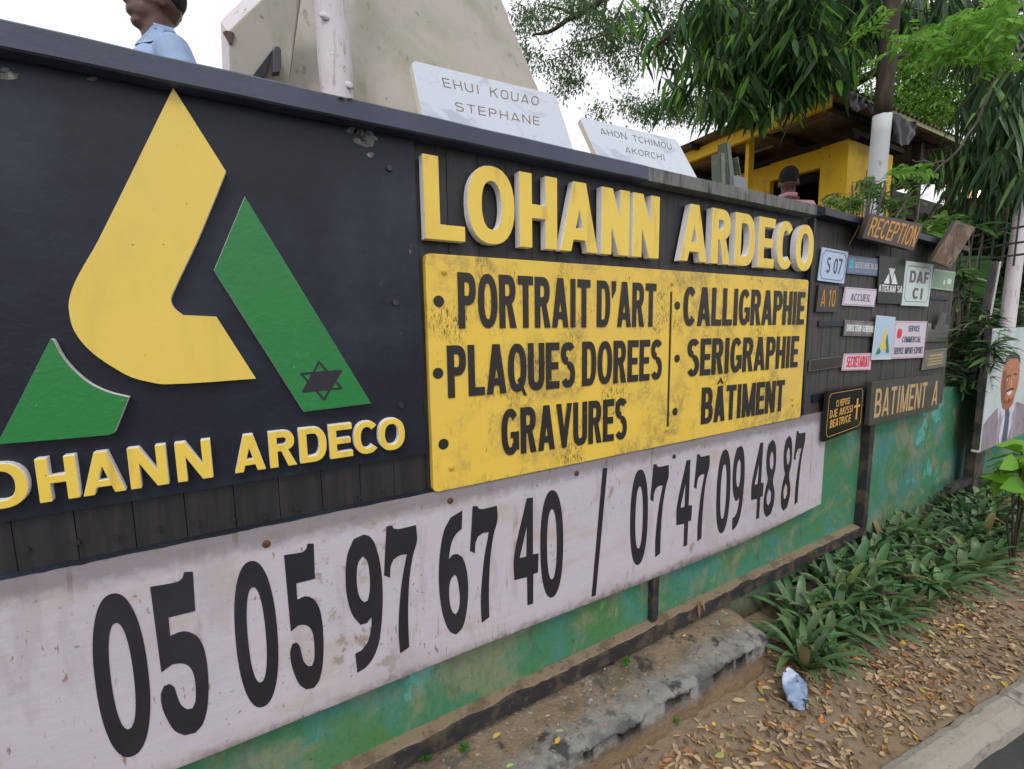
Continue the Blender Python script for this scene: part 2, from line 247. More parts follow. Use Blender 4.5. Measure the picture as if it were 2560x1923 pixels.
def glyph(ch, w, t, h):
    q = lambda *p: [list(p)]
    if ch in 'AÂ':
        ap = t*1.15; g = q((0, 0), (t, 0), (w/2+ap*.42, 1), (w/2-ap*.5, 1))+q((w-t, 0), (w, 0), (w/2+ap*.5, 1), (w/2-ap*.42, 1))+R_(w*.17, .17, w*.83, .17+h*.9)
        if ch == 'Â': g += q((w*.2, 1.06), (w*.34, 1.06), (w*.5, 1.15), (w*.5, 1.24))+q((w*.66, 1.06), (w*.8, 1.06), (w*.5, 1.24), (w*.5, 1.15))
        return g
    if ch == 'B': return R_(0, 0, t, 1)+bowl(t*.5, w*.94, .5-h*.45, 1, t, h)+bowl(t*.5, w, 0, .5+h*.45, t, h)
    if ch == 'C': return ring(w/2, .5, w/2, .5, t, h, 42, 318)
    if ch == 'G': return ring(w/2, .5, w/2, .5, t, h, 42, 318)+R_(w-t, .1, w, .5)+R_(w*.52, .5-h*.8, w, .5)
    if ch == 'D': return R_(0, 0, t, 1)+bowl(t*.5, w, 0, 1, t, h)
    if ch == 'E': return R_(0, 0, t, 1)+R_(t*.5, 0, w, h)+R_(t*.5, 1-h, w, 1)+R_(t*.5, .5-h*.48, w*.92, .5+h*.48)
    if ch == 'F': return R_(0, 0, t, 1)+R_(t*.5, 1-h, w, 1)+R_(t*.5, .46-h*.45, w*.9, .46+h*.5)
    if ch == 'H': return R_(0, 0, t, 1)+R_(w-t, 0, w, 1)+R_(t*.5, .5-h*.5, w-t*.5, .5+h*.5)
    if ch == 'I': return R_(w/2-t/2, 0, w/2+t/2, 1)
    if ch == 'J': return R_(w-t, .3, w, 1)+ring(w/2, .3, w/2, .3, t, h, 180, 360)
    if ch == 'K': return R_(0, 0, t, 1)+q((t*.6, .36), (t*.6, .36+h*1.6), (w-t*1.15, 1), (w, 1))+q((w*.36, .6), (w*.36+t*.95, .68), (w, 0), (w-t*1.1, 0))
    if ch == 'L': return R_(0, 0, t, 1)+R_(t*.5, 0, w, h)
    if ch == 'M': return R_(0, 0, t, 1)+R_(w-t, 0, w, 1)+q((0, 1), (t*1.05, 1), (w/2+t*.42, 0), (w/2-t*.42, 0))+q((w-t*1.05, 1), (w, 1), (w/2+t*.42, 0), (w/2-t*.42, 0))
    if ch == 'N': return R_(0, 0, t, 1)+R_(w-t, 0, w, 1)+q((0, 1), (t*1.1, 1), (w, 0), (w-t*1.1, 0))
    if ch == 'O': return ring(w/2, .5, w/2, .5, t, h)
    if ch == 'Q': return ring(w/2, .5, w/2, .5, t, h)+q((w*.5, .25), (w*.62, .3), (w*1.02, -.09), (w*.86, -.09))
    if ch == 'P': return R_(0, 0, t, 1)+bowl(t*.5, w, .42, 1, t, h)
    if ch == 'R': return R_(0, 0, t, 1)+bowl(t*.5, w*.95, .44, 1, t, h)+q((w*.42, .47), (w*.42+t*.9, .47), (w, 0), (w-t*1.1, 0))
    if ch == 'S': return ring(w/2, .73+h*.12, w/2, .27-h*.12+.0, t*.95, h, 30, 270, 2.2, 36)+ring(w/2, .27+h*.12, w/2, .27+h*.12, t*.95, h, -150, 90, 2.2, 36)+R_(w*.46, .54-h*.62+.0, w*.54, .54+.0)
    if ch == 'T': return R_(0, 1-h, w, 1)+R_(w/2-t/2, 0, w/2+t/2, 1)
    if ch == 'U': return R_(0, .3, t, 1)+R_(w-t, .3, w, 1)+ring(w/2, .3, w/2, .3, t, h, 180, 360)
    if ch == 'V': return q((0, 1), (t, 1), (w/2+t*.42, 0), (w/2-t*.42, 0))+q((w-t, 1), (w, 1), (w/2+t*.42, 0), (w/2-t*.42, 0))
    if ch == 'X': return q((0, 0), (t, 0), (w, 1), (w-t, 1))+q((0, 1), (t, 1), (w, 0), (w-t, 0))
    if ch == "'": return q((0, 1), (w, 1), (w*.9, .8), (w*.1, .62))
    if ch == '-': return R_(0, .42, w, .42+h)
    if ch == '0': return ring(w/2, .5, w/2, .5, t, h)
    if ch == '1': return R_(w/2-t*.3, 0, w/2+t*.7, 1)+q((0, .74), (0, .74+h), (w/2, 1), (w/2, .8))
    if ch == '7': return R_(0, 1-h, w, 1)+q((w*.2, 0), (w*.2+t*1.05, 0), (w, 1), (w-t*1.05, 1-h*.5))
    return R_(0, 0, w, .08)
def union2d(polys):
    V = []; F = []
    for p in polys:
        a = sum(p[i][0]*p[(i+1) % len(p)][1]-p[(i+1) % len(p)][0]*p[i][1] for i in range(len(p)))
        if abs(a) < 1e-9: continue
        if a < 0: p = p[::-1]
        b = len(V); V += [Vector(c) for c in p]; F.append([b+i for i in range(len(p))])
    v, e, f, ov, oe, of = delaunay_2d_cdt(V, [], F, 0, 1e-5)
    return [tuple(c) for c in v], [tuple(x) for x, o in zip(f, of) if len(o)]
def solid(v, f, fmap, depth, name, mats, parent, bevel=0, label=None):
    """flat figure (v, f) raised into a solid; fmap(u, v, d) gives the world point at depth d behind the face"""
    used = sorted({i for t in f for i in t}); ix = {k: i for i, k in enumerate(used)}; n = len(used)
    mb = MB(); F = []
    for t in f:
        a = [v[i] for i in t]; s = sum(a[i][0]*a[(i+1) % 3][1]-a[(i+1) % 3][0]*a[i][1] for i in range(3))
        F.append(tuple(ix[i] for i in (t if s > 0 else t[::-1])))
    ed = {}
    for t in F:
        for i in range(3): ed[(t[i], t[(i+1) % 3])] = 1
    mb.add([fmap(*v[k], 0) for k in used]+[fmap(*v[k], depth) for k in used], F, 0)
    for (a, b) in ed:
        if (b, a) not in ed: mb.f.append((b, a, a+n, b+n)); mb.m.append(1)
    if not isinstance(mats, (list, tuple)): mats = [mats, mats]
    return mb.build(name, mats, parent, bevel=bevel, label=label)
def quadmap(Q, off=.0):
    BL, BR, TR, TL = [Vector(p) for p in Q]; n = (BR-BL).cross(TL-BL).normalized()
    return lambda u, v, d: BL*(1-u)*(1-v)+BR*u*(1-v)+TR*u*v+TL*(1-u)*v+n*(off-d)
def text(s, Q, parent, mats, t=.22, h=.16, gap=.22, off=.0012, depth=.001, name='letter', joined=False, bevel=0, sp=None):
    """lay string s into quad Q (bl, br, tr, tl)"""
    fm = quadmap(Q, off); BL, BR, TR, TL = [Vector(p) for p in Q]; asp = (BR-BL).length/(TL-BL).length
    ws = [REL.get(c, 1) if not (c == ' ' and sp) else sp for c in s]; tot = sum(ws)+gap*(len(s)-1); k = asp/tot   # k: width of a unit glyph / height
    x = 0; P = []; res = []
    for c, wr in zip(s, ws):
        W = wr*k
        if c != ' ':
            T = min(t*k, W) if c != 'I' else min(t*k, W); pol = [[((x+a)/asp, b) for a, b in p] for p in glyph(c, W, T, h)]
            if joined: P += pol
            else: v, f = union2d(pol); res.append(solid(v, f, fm, depth, name, mats, parent, bevel))
        x += W+gap*k
    if joined: v, f = union2d(P); res.append(solid(v, f, fm, depth, name if name != 'letter' else 'lettering', mats, parent))
    return res
def smooth_outline(pts, sub=4, ang=38):
    n = len(pts); P = [Vector(p) for p in pts]; out = []; cor = []
    for i in range(n):
        a = (P[i]-P[i-1]); b = (P[(i+1) % n]-P[i]); cor.append(a.length < 1e-9 or b.length < 1e-9 or math.degrees(a.angle(b)) > ang)
    for i in range(n):
        p0, p1, p2, p3 = P[i-1], P[i], P[(i+1) % n], P[(i+2) % n]
        L = (p2-p1).length
        m1 = (p2-p1) if cor[i] else (p2-p0).normalized()*L
        m2 = (p2-p1) if cor[(i+1) % n] else (p3-p1).normalized()*L
        if cor[i] and cor[(i+1) % n]: out.append(tuple(p1)); continue
        for k in range(sub):
            s = k/sub; s2 = s*s; s3 = s2*s
            out.append(tuple(p1*(2*s3-3*s2+1)+m1*(s3-2*s2+s)+p2*(-2*s3+3*s2)+m2*(s3-s2)))
    return out
def fig(outlines):
    """outer outline + holes -> (verts, tris)"""
    L = [[Vector((p[0], p[1], 0)) for p in o] for o in outlines]
    t = tessellate_polygon(L); v = [tuple(p[:2]) for o in outlines for p in o]
    return v, [tuple(x) for x in t]
def xzmap(y): return lambda u, v, d: Vector((u, y+d, v))

# ------------------------------------------------------------------ the setting: ground, road, kerb
def strip(name, rows, m, kind='structure', smooth=True):
    mb = MB(); n = len(rows[0]); mb.add([p for r in rows for p in r], [(i*n+k, i*n+k+1, (i+1)*n+k+1, (i+1)*n+k) for i in range(len(rows)-1) for k in range(n-1)])
    o = mb.build(name, m, smooth=smooth)
    if kind: o['kind'] = kind
    return o
VZ = .3
def kerb_in(x): return float(np.interp(x, [-60, -2, 1.536, 2.405, 6, 15, 60], [-.55, -.56, -.598, -.709, -1.10, -2.2, -8]))
def vz(x, y): return VZ+.012*noise.noise(Vector((x*3, y*3, 0)))+.004*noise.noise(Vector((x*14, y*14, 3)))
xs = [-60, -20, -6, -2]+list(np.arange(-1, 7, .04))+[8, 10, 15, 25, 60]
rows = []
for x in xs:
    ki = kerb_in(x)
    rows.append([(x, .06+(ki-.06)*t, (vz(x, .06+(ki-.06)*t) if -2 < x < 8 else VZ)) for t in np.linspace(0, 1, 18)])
strip('verge_ground', [r[::-1] for r in rows], SOIL)
mb = MB()
mb.add([(-300, -200, .262), (300, -200, .262), (300, 20, .26), (-300, 20, .26)], [(0, 1, 2, 3)]); g = mb.build('road', ASPH); g['kind'] = 'structure'
mb = MB(); mb.add([(-300, .12, 1.15), (300, .12, 1.15), (300, 500, 1.15), (-300, 500, 1.15)], [(0, 1, 2, 3)]); g = mb.build('yard_ground', YARD); g['kind'] = 'structure'
# kerb stones
kt = thing('kerb', 'rough pale concrete kerb between the leaf-littered verge and the dark road', 'kerb', (1.5, -.65, .17))
for i in range(6):
    x0 = -1.3+i*1.75; mb = MB(); n = 40; top = []; 
    for k in range(n+1):
        x = x0+1.745*k/n; yi = kerb_in(x)-.004; w_ = .082+.008*noise.noise(Vector((x*5, 1, 0)))
        e1 = .006*noise.noise(Vector((x*22, 2, 0))); e2 = .012*noise.noise(Vector((x*17, 5, 0)))
        top.append([(x, yi, VZ-.05), (x, yi+e1, VZ+.008), (x, yi-.02+e1, VZ+.016), (x, yi-w_*.6, VZ+.014+.5*e1), (x, yi-w_+.016+e2, VZ+.008), (x, yi-w_-.004+e2, VZ-.008), (x, yi-w_-.012, .25)])
    m_ = 7; mb.add([p for r in top for p in r], [(a*m_+b, (a+1)*m_+b, (a+1)*m_+b+1, a*m_+b+1) for a in range(n) for b in range(m_-1)]+[tuple(range(m_)), tuple(n*m_+q for q in reversed(range(m_)))])
    mb.build('kerb_stone', KERB, kt)

# green retaining wall behind the boards
gw = thing('retaining_wall', 'mossy green and turquoise painted retaining wall below the boards', 'wall', (2, .03, .25))
mb = MB(); 
nx, nzv = 160, 14; V = []
for i in range(nx+1):
    for j in range(nzv+1):
        x = -2.5+13*i/nx; z = .2+.96*j/nzv
        V.append((x, .03+.004*noise.noise(Vector((x*4, 0, z*4))), z))
mb.add(V, [(i*(nzv+1)+j, (i+1)*(nzv+1)+j, (i+1)*(nzv+1)+j+1, i*(nzv+1)+j+1) for i in range(nx) for j in range(nzv)])
mb.build('wall_face', WALLG, gw, smooth=True)
mb = MB(); mb.box((-2.5, .045, .2), (10.5, .2, 1.158)); mb.build('wall_core', WALLG, gw)

DROCK = M('dark_broken_concrete', (.06, .052, .045, 1), .95, [dict(scale=20, lo=.5, hi=.65, c=(.12, .11, .1, 1))], (30, 1))
# broken concrete ledge at the foot of the wall
led = thing('concrete_ledge', 'crumbling grey and brown concrete ledge at the foot of the green wall', 'ledge', (.6, -.1, .3))
V = []; nx = 320; prof = [(0, 0), (.2, 0), (.35, 0), (.5, 0), (.6, 0), (.7, 0), (.78, 0), (.85, 0), (.91, -.001), (.96, -.005), (.99, -.014), (1.0, -.03), (.98, -.06), (.97, -.09), (1.0, -.12), (1.04, -.16)]
for i in range(nx+1):
    x = -1.3+3.02*i/nx
    endf = max(0, (x-1.64)/.1)
    ed = .218+.016*noise.noise(Vector((x*2.2, 4, 0)))+.009*noise.noise(Vector((x*11, 7, 0)))+.008*noise.noise(Vector((x*40, 7, 0)))-.05*endf
    for j, (u, dz) in enumerate(prof):
        y = .03-u*ed-(.012*noise.noise(Vector((x*9, j*.5, 2)))+.002*noise.noise(Vector((x*30, j*.7, 2))) if j > 8 else 0)
        z = .440+dz+.010*noise.noise(Vector((x*6, y*8, 1)))+.007*noise.noise(Vector((x*24, y*24, 1)))*(1 if j > 1 else .3)+(.005*noise.noise(Vector((x*60, y*60, 1))) if j > 2 else 0)-.02*u*(u < 1)-.05*endf**2
        V.append((x, y, z))
mb = MB(); m_ = len(prof)
mb.add(V, [(i*m_+j, i*m_+j+1, (i+1)*m_+j+1, (i+1)*m_+j) for i in range(nx) for j in range(m_-1)]+[tuple(nx*m_+j for j in range(m_))])
mb.build('ledge_slab', CONC, led, smooth=True)
for (px, py, r) in [(1990, 1480, .045), (2040, 1470, .05), (2010, 1530, .055), (2070, 1510, .05), (2035, 1560, .05), (2100, 1465, .045)]:
    p = Zp(px, py, .36); mb = MB(); mb.ell((p.x, min(p.y, -.0), .35), (r, r*.8, r*.8), n=10, m=7)
    mb.v = [tuple(Vector(v)+Vector((noise.noise(Vector(v)*30), noise.noise(Vector(v)*30+Vector((5, 0, 0))), noise.noise(Vector(v)*30+Vector((0, 5, 0)))))*.014) for v in mb.v]
    setp(mb.build('rubble_stone', DROCK), 'dark lump of broken concrete where the ledge ends by the plants', 'stone', 'lumps of broken concrete at the end of the ledge')

# black angle-iron frame on the wall: rail and uprights
fr = thing('metal_railing', 'black iron rail and uprights fixed low on the green wall', 'metal frame', (1.2, 0, .5))
mb = MB(); n = 60
V = []
for i in range(n+1):
    x = -1.6+4.42*i/n; e = .002*noise.noise(Vector((x*9, 0, 0)))
    V += [(x, .03, .514), (x, -.012+e, .508+e), (x, -.012+e, .463+e), (x, .03, .463)]
mb.add(V, [(i*4+j, i*4+j+1, (i+1)*4+j+1, (i+1)*4+j) for i in range(n) for j in range(3)]+[(n*4, n*4+1, n*4+2, n*4+3)])
mb.build('rail', DIRTY_IRON, fr)
V = []
for i in range(n*3+1):
    x = -1.6+4.40*i/(n*3); yy = -.004+.026*max(0, noise.noise(Vector((x*7, 3, 0))))+.008*noise.noise(Vector((x*30, 3, 0)))
    V += [(x, .0295, .5195), (x, yy, .5145), (x, yy-.002, .508)]
mb = MB(); mb.add(V, [(i*3+j, i*3+j+1, (i+1)*3+j+1, (i+1)*3+j) for i in range(n*3) for j in range(2)]); mb.build('dirt_layer', DUST, fr, label='sandy dirt lying on the rail')
for x, z0, z1, w_ in [(1.262, .519, .76, .032), (2.84, .36, 1.2, .05), (-.2, .519, .76, .032)]:
    mb = MB(); mb.box((x-w_/2, (-.012 if w_ > .04 else .008), z0), (x+w_/2, .028, z1)); mb.build('upright', DIRTY_IRON, fr)

# ------------------------------------------------------------------ the long black signboard
X0, X1, XR = -.75, 2.135, 3.80
sb = thing('plank_signboard', 'long black plank board with cap rail carrying the yellow and white signs', 'signboard', (.7, 0, 1.2))
pw = .083; x = X0; i = 0
while x < X1-.01:
    x1 = min(x+pw*random.uniform(.96, 1.04), X1); mb = MB(); dy = random.uniform(0, .0022)
    mb.hexa([(x+.0012, dy+.0015, 1.17), (x+.0035, dy, 1.17), (x1-.0035, dy, 1.17), (x1-.0012, dy+.0015, 1.17)][::1], (0, 0, .9)); mb = MB()
    mb.box((x+.0005, dy*.5, 1.165), (x1-.0005, .018, 2.03)); mb.build('plank', PLANK, sb, bevel=.0008); x = x1; i += 1
mb = MB(); mb.box((X0, .0185, .9), (X1, .028, 2.03)); mb.build('backing_board', BLACK, sb)
n = 70; V = []
for k in range(n+1):
    x = X0+(1.12-X0)*k/n; a = .0015*noise.noise(Vector((x*8, 0, 0))); b = .0015*noise.noise(Vector((x*9, 5, 0)))
    V += [(x, .05, 2.069+a), (x, -.046, 2.0705+a), (x, -.05+b, 2.067+a), (x, -.05+b, 2.031+b), (x, -.046, 2.028+b), (x, .05, 2.028)]
mb = MB(); mb.add(V, [(i*6+j, i*6+j+1, (i+1)*6+j+1, (i+1)*6+j) for i in range(n) for j in range(5)]+[(0, 5, 4, 3, 2, 1)]); mb.build('cap_rail', CAPM, sb)
V = []; n = 20
for k in range(n+1):
    x = 1.1201+(2.085-1.1201)*k/n; a = .001*noise.noise(Vector((x*8, 0, 0)))
    V += [(x, .05, 2.068+a), (x, -.049, 2.068+a), (x, -.049, 2.0285), (x, .05, 2.0285)]
mb = MB(); mb.add(V, [(i*4+j, i*4+j+1, (i+1)*4+j+1, (i+1)*4+j) for i in range(n) for j in range(3)]+[(0, 3, 2, 1), (n*4, n*4+1, n*4+2, n*4+3)]); mb.build('cap_rail', CAPG, sb, label='bare weathered grey end of the cap rail')
mb = MB(); mb.box((X0, -.009, 1.17), (2.118, -.0005, 1.1915)); mb.build('lower_batten', BLACK, sb)
mb = MB(); mb.box((2.119, -.024, 1.193), (2.1345, .017, 2.027)); mb.build('end_post', BLACK, sb)
# nails
for (px, py) in [(11, 1300), (66, 1374), (192, 1355), (290, 1345), (396, 1321), (492, 1308), (583, 1297), (663, 1291), (742, 1272), (960, 1230), (900, 1243)]:
    p = Yp(px, py, -.003); mb = MB(); mb.tube([p, p+Vector((0, -.003, 0))], .005, 8); mb.build('nail_head', BLKSCREW, sb)
p = Yp(1687, 476, 0); mb = MB(); mb.tube([p+Vector((0, .005, 0)), p+Vector((0, -.03, 0))], .005, 8); mb.build('wooden_peg', DUST, sb, label='small tan wooden peg under the cap rail')

# logo panel (black sheet) with three raised pieces and small raised letters
LP = thing('logo_sign', 'big black panel with yellow and green letter A logo at the left of the board', 'sign', (.1, -.012, 1.3))
mb = MB(); c = [Yp(1018, 357, -.012), Yp(1052, 1092, -.012)]
ztop, zbot = 2.0275, 1.288
mb.hexa([(X0, -.012, zbot-.002), (.405, -.012, zbot), (.3985, -.012, zbot+.12), (.404, -.012, 1.5), (.4, -.012, 1.8), (.4, -.012, ztop), (X0, -.012, ztop)], (0, .0115, 0))
mb.build('black_sheet', BLACK, LP)
BAREP = M('flaked_bare_patch', (.2, .19, .18, 1), .9, [dict(scale=40, lo=.45, hi=.6, c=(.03, .03, .035, 1)), dict(scale=90, lo=.55, hi=.65, c=(.4, .37, .32, 1))], (60, 1))
for px, py, sx, sy in [(912, 343, 30, 24), (880, 325, 12, 10), (925, 387, 9, 7), (22, 190, 24, 11), (12, 176, 12, 7), (232, 198, 14, 5), (1026, 622, 3, 12)]:
    V = []
    for k in range(26):
        a = k*.24166; q = 1+.45*noise.noise(Vector((math.cos(a)*2+px, math.sin(a)*2, 1))); p_ = Yp(px+sx*q*math.cos(a), py-sy*q*math.sin(a), -.0122); V.append((p_.x, -.0122-(.0004 if px < 1000 else .0004), p_.z))
    mb = MB(); mb.hexa(V, (0, .0003, 0)); mb.build('flaked_patch', BAREP, LP)
def px_fig(pts, f, y, sub=4, ang=38): return smooth_outline([(Yp(*f(*p), y).x, Yp(*f(*p), y).z) for p in pts], sub, ang)
ident = lambda a, b: (a, b); YL = -.03
yl = [(433, 219.5), (565, 428.6), (494, 600), (432, 732), (427, 752), (436.5, 771), (457.6, 788), (540.8, 791.7), (640, 947), (416, 961), (361.7, 952.7), (325.5, 942), (282, 918), (235, 885.7), (202.6, 853), (181, 817), (172, 773.6), (173.6, 745), (184.5, 712), (202.6, 676), (246, 600)]
v, f = fig([px_fig(yl, ident, YL)]); solid(v, f, xzmap(YL), .0185, 'yellow_logo_piece', [YLOGO, WSIDE], LP, bevel=.001)
gr = [(612, 491), (928, 1009), (759.7, 1030), (534.6, 676)]
v, f = fig([px_fig(gr, ident, YL)]); solid(v, f, xzmap(YL), .0185, 'green_logo_piece', [GREEN, WSIDE], LP, bevel=.001)
gl = [(126.6, 846.7), (132, 850), (148, 880), (170, 911), (217, 954.5), (267.7, 979.8), (322, 993.5), (285.7, 1082.9), (267.7, 1088), (0, 1110.7), (-8, 1111), (25, 1048.5)]
v, f = fig([px_fig(gl, ident, YL)]); solid(v, f, xzmap(YL), .0185, 'green_logo_piece', [GREEN, WSIDE], LP, bevel=.001)
cs = crop(700, 550, .3617)
def stroke(a, b, w_):
    a, b = Vector(a), Vector(b); d = (b-a).normalized(); n = Vector((-d.y, d.x))*w_/2; a = a-d*w_*.3; b = b+d*w_*.3
    return [tuple(a-n), tuple(b-n), tuple(b+n), tuple(a+n)]
P = []
def W2(x, y, yy=YL-.001): q = Yp(*cs(x, y), yy); return (q.x, q.z)
for a, b in [((270, 982), (425, 1163)), ((425, 1163), (160, 1186)), ((160, 1186), (270, 982)), ((147, 1064), (422, 1042)), ((422, 1042), (305, 1240)), ((305, 1240), (147, 1064))]: P.append(stroke(W2(*a), W2(*b), .0042))
P.append([W2(218, 1060), W2(422, 1042), W2(352, 1168), W2(160, 1186)])
v, f = union2d(P); solid(v, f, xzmap(YL-.001), .0008, 'painted_star', INK, LP)
for (x, y, r) in [(752, 1165, .009)]:
    q = Yp(*crop(700, 0, .3617)(x, y), -.012); mb = MB(); mb.tube([q, q+Vector((0, -.005, 0))], [.008, .006], 10); mb.build('screw', BLKSCREW, LP)
for (x, y) in [(795, 572), (836, 1280)]:
    q = Yp(*cs(x, y), -.012); mb = MB(); mb.tube([q, q+Vector((0, -.005, 0))], [.0085, .007], 10); mb.build('screw', BLKSCREW, LP)
def word(letters, f1, y, z0, z1, depth, parent, t, h, bevel=.0012, mats=(YFACE, WSIDE)):
    for ch, a, b in letters:
        xa = Yp(*f1(*a), y).x if isinstance(a, tuple) else a; xb = Yp(*f1(*b), y).x if isinstance(b, tuple) else b
        H = z1-z0; W = (xb-xa)/H; v, f = union2d(glyph(ch, W, t, h))
        solid(v, f, lambda u, w_, d: Vector((xa+u*H, y+d, z0+w_*H)), depth, 'letter', list(mats), parent, bevel=bevel)
c3 = crop(0, 1020, .2351); c4 = crop(500, 1000, .2532); YS = -.03
word([('O', -.372, (300, 830)), ('H', (395, 800), (830, 780)), ('A', (890, 975), (1345, 915)), ('N', (1370, 660), (1780, 640)), ('N', (1878, 640), Yp(*c4(117, 600), YS).x)], c3, YS, 1.313, 1.39, .0185, LP, .2, .18)
word([('L', -.47, -.39), ('A', (350, 750), (655, 700)), ('R', (685, 520), (955, 560)), ('D', (982, 460), (1255, 480)), ('E', (1280, 420), (1508, 410)), ('C', (1520, 370), (1778, 400)), ('O', (1762, 340), (2025, 340))], c4, YS, 1.314, 1.39, .0185, LP, .2, .18)

# big raised name letters
NL = thing('raised_lettering', 'row of thick yellow letters with white sides along the top of the plank board', 'sign lettering', (1.2, -.01, 1.8))
c1 = crop(1040, 340, .27125); c2 = crop(1500, 460, .2532); YB = -.03
zA, zB = [Yp(*c1(75, 945), YB).z, Yp(*c1(62, 160), YB).z]; 
word([('L', (70, 500), (455, 900)), ('O', (478, 640), (910, 650)), ('H', (955, 670), (1302, 690)), ('A', (1330, 1045), (1678, 1065)), ('N', (1712, 780), (1970, 800)), ('N', (2000, 800), Yp(*c2(588, 420), YB).x)], c1, YB, zA, zB, .024, NL, .205, .19)
word([('A', (790, 750), (1055, 765)), ('R', (1103, 500), (1295, 560)), ('D', (1335, 530), (1537, 530)), ('E', (1568, 570), (1726, 600)), ('C', (1750, 610), (1918, 560)), ('O', (1935, 645), (2110, 645))], c2, YB, zA+.001, zB-.003, .024, NL, .2, .19)

# yellow services panel
YP = thing('services_panel', 'worn yellow panel listing services in black capitals below the raised name', 'sign', (1.26, -.02, 1.18))
yx0, yx1, yz0, yz1, yy = .4145, 2.114, 1.186, 1.774, -.02
def rrect(x0, x1, z0, z1, r=.012, wob=.0):
    out = []
    for cx, cz, a in [(x1-r, z0+r, -90), (x1-r, z1-r, 0), (x0+r, z1-r, 90), (x0+r, z0+r, 180)]:
        for k in range(4): t_ = math.radians(a+k*30); out.append((cx+r*math.cos(t_), cz+r*math.sin(t_)))
    return out
v, f = fig([rrect(yx0, yx1, yz0, yz1)]); solid(v, f, xzmap(yy), .0195, 'panel', YPAN, YP, bevel=.0015)
yc = crop(1400, 600, .31646); yy2 = yy-.0012
def tq(f1, tl, bl, f2, tr, br, y=yy2):
    a, b, c_, d = Yp(*f1(*bl), y), Yp(*f2(*br), y), Yp(*f2(*tr), y), Yp(*f1(*tl), y)
    x0 = (a.x+d.x)/2; x1 = (b.x+c_.x)/2; return [(x0, y, a.z), (x1, y, b.z), (x1, y, c_.z), (x0, y, d.z)]
text("PORTRAIT D'ART", tq(cs, (1230, 360), (1230, 750), yc, (777, 347), (740, 685)), YP, INKY, t=.345, h=.165, gap=.1, sp=.28)
text("PLAQUES DOREES", tq(cs, (1155, 868), (1158, 1232), yc, (805, 785), (805, 1100)), YP, INKY, t=.345, h=.165, gap=.1, sp=.28)
text("GRAVURES", tq(cs, (1530, 1310), (1530, 1635), yc, (528, 1245), (528, 1570)), YP, INKY, t=.345, h=.165, gap=.1)
text("CALLIGRAPHIE", tq(yc, (975, 365), (975, 680), yc, (1938, 412), (1925, 668)), YP, INKY, t=.345, h=.165, gap=.1)
text("SERIGRAPHIE", tq(yc, (1005, 782), (1005, 1082), yc, (1890, 758), (1875, 1003)), YP, INKY, t=.345, h=.165, gap=.1)
text("BÂTIMENT", tq(yc, (1120, 1168), (1113, 1458), yc, (1785, 1103), (1755, 1350)), YP, INKY, t=.345, h=.165, gap=.1)
a, b = Yp(*yc(885, 415), yy2), Yp(*yc(848, 1468), yy2); v, f = union2d([stroke(((a.x+b.x)/2, b.z), ((a.x+b.x)/2, a.z), .0085)]); solid(v, f, xzmap(yy2), .001, 'divider_line', INKY, YP)
for f1, x, y, r in [(cs, 1098, 562, .0138), (cs, 1093, 1060, .0138), (cs, 1131, 1550, .0138), (yc, 928, 518, .0138), (yc, 926, 937, .0135), (yc, 910, 1357, .0135)]:
    q = Yp(*f1(x, y), yy2); v, f = fig([[(q.x+r*math.cos(k*.3142), q.z+r*math.sin(k*.3142)) for k in range(20)]]); solid(v, f, xzmap(yy2), .001, 'bullet_dot', INKY, YP)
for f1, x, y in [(cs, 1133, 360), (yc, 883, 345), (yc, 843, 1500), (yc, 1833, 1258), (cs, 760, 1700), (yc, 1838, 1300)]:
    if (x, y) == (760, 1700): q = Yp(1128, 1170, yy)
    else: q = Yp(*f1(x, y), yy)
    mb = MB(); mb.tube([q+Vector((0, .001, 0)), q+Vector((0, -.003, 0)), q+Vector((0, -.0045, 0))], [.0075, .007, .003], 12)
    mb.box((q.x-.0066, q.y-.0052, q.z-.0008), (q.x+.0066, q.y-.004, q.z+.0008)); mb.build('screw', BRASS, YP)

# white phone number panel
WP = thing('phone_panel', 'long white panel with two black phone numbers under the yellow panel', 'sign', (1.0, -.02, .715))
yw = -.0155; outl = []
wx0, wxs, wx1 = X0, 2.235, 2.352
def wtop(x): return 1.1845+.0016*noise.noise(Vector((x*18, 0, 0)))-.004*max(0, noise.noise(Vector((x*60, 0, 0)))-.2)
def wbot(x): return .7185-.012*min(1, max(0, (x-.6)/.8))+.0018*noise.noise(Vector((x*9, 3, 0)))+(.034*max(0, (x-1.7)/.65)**1.2 if x > 1.7 else 0)
def wpart(xa, xb, name):
    xs_ = np.arange(xa, xb, .012).tolist()+[xb]
    o = [(x, wbot(x)) for x in xs_]+[(x, wtop(x)) for x in xs_[::-1]]
    mb = MB(); n = len(xs_)
    V = [(x, yw, wbot(x)) for x in xs_]+[(x, yw, wtop(x)) for x in xs_]+[(x, .0165, wbot(x)) for x in xs_]+[(x, .0165, wtop(x)) for x in xs_]
    F = [(i, i+1, n+i+1, n+i) for i in range(n-1)]+[(2*n+i, 2*n+i+1, i+1, i) for i in range(n-1)]+[(n+i, n+i+1, 3*n+i+1, 3*n+i) for i in range(n-1)]+[(0, n, 3*n, 2*n), (n-1, 3*n-1, 4*n-1, 2*n-1)]
    mb.add(V, F); return mb.build(name, WPAN, WP)
wpart(wx0, wxs-.0008, 'panel'); wpart(wxs+.0008, wx1, 'panel')
cA = crop(200, 1360, .3388); cB = crop(800, 1180, .337); cC = crop(1440, 1060, .2893); yd = yw-.0012
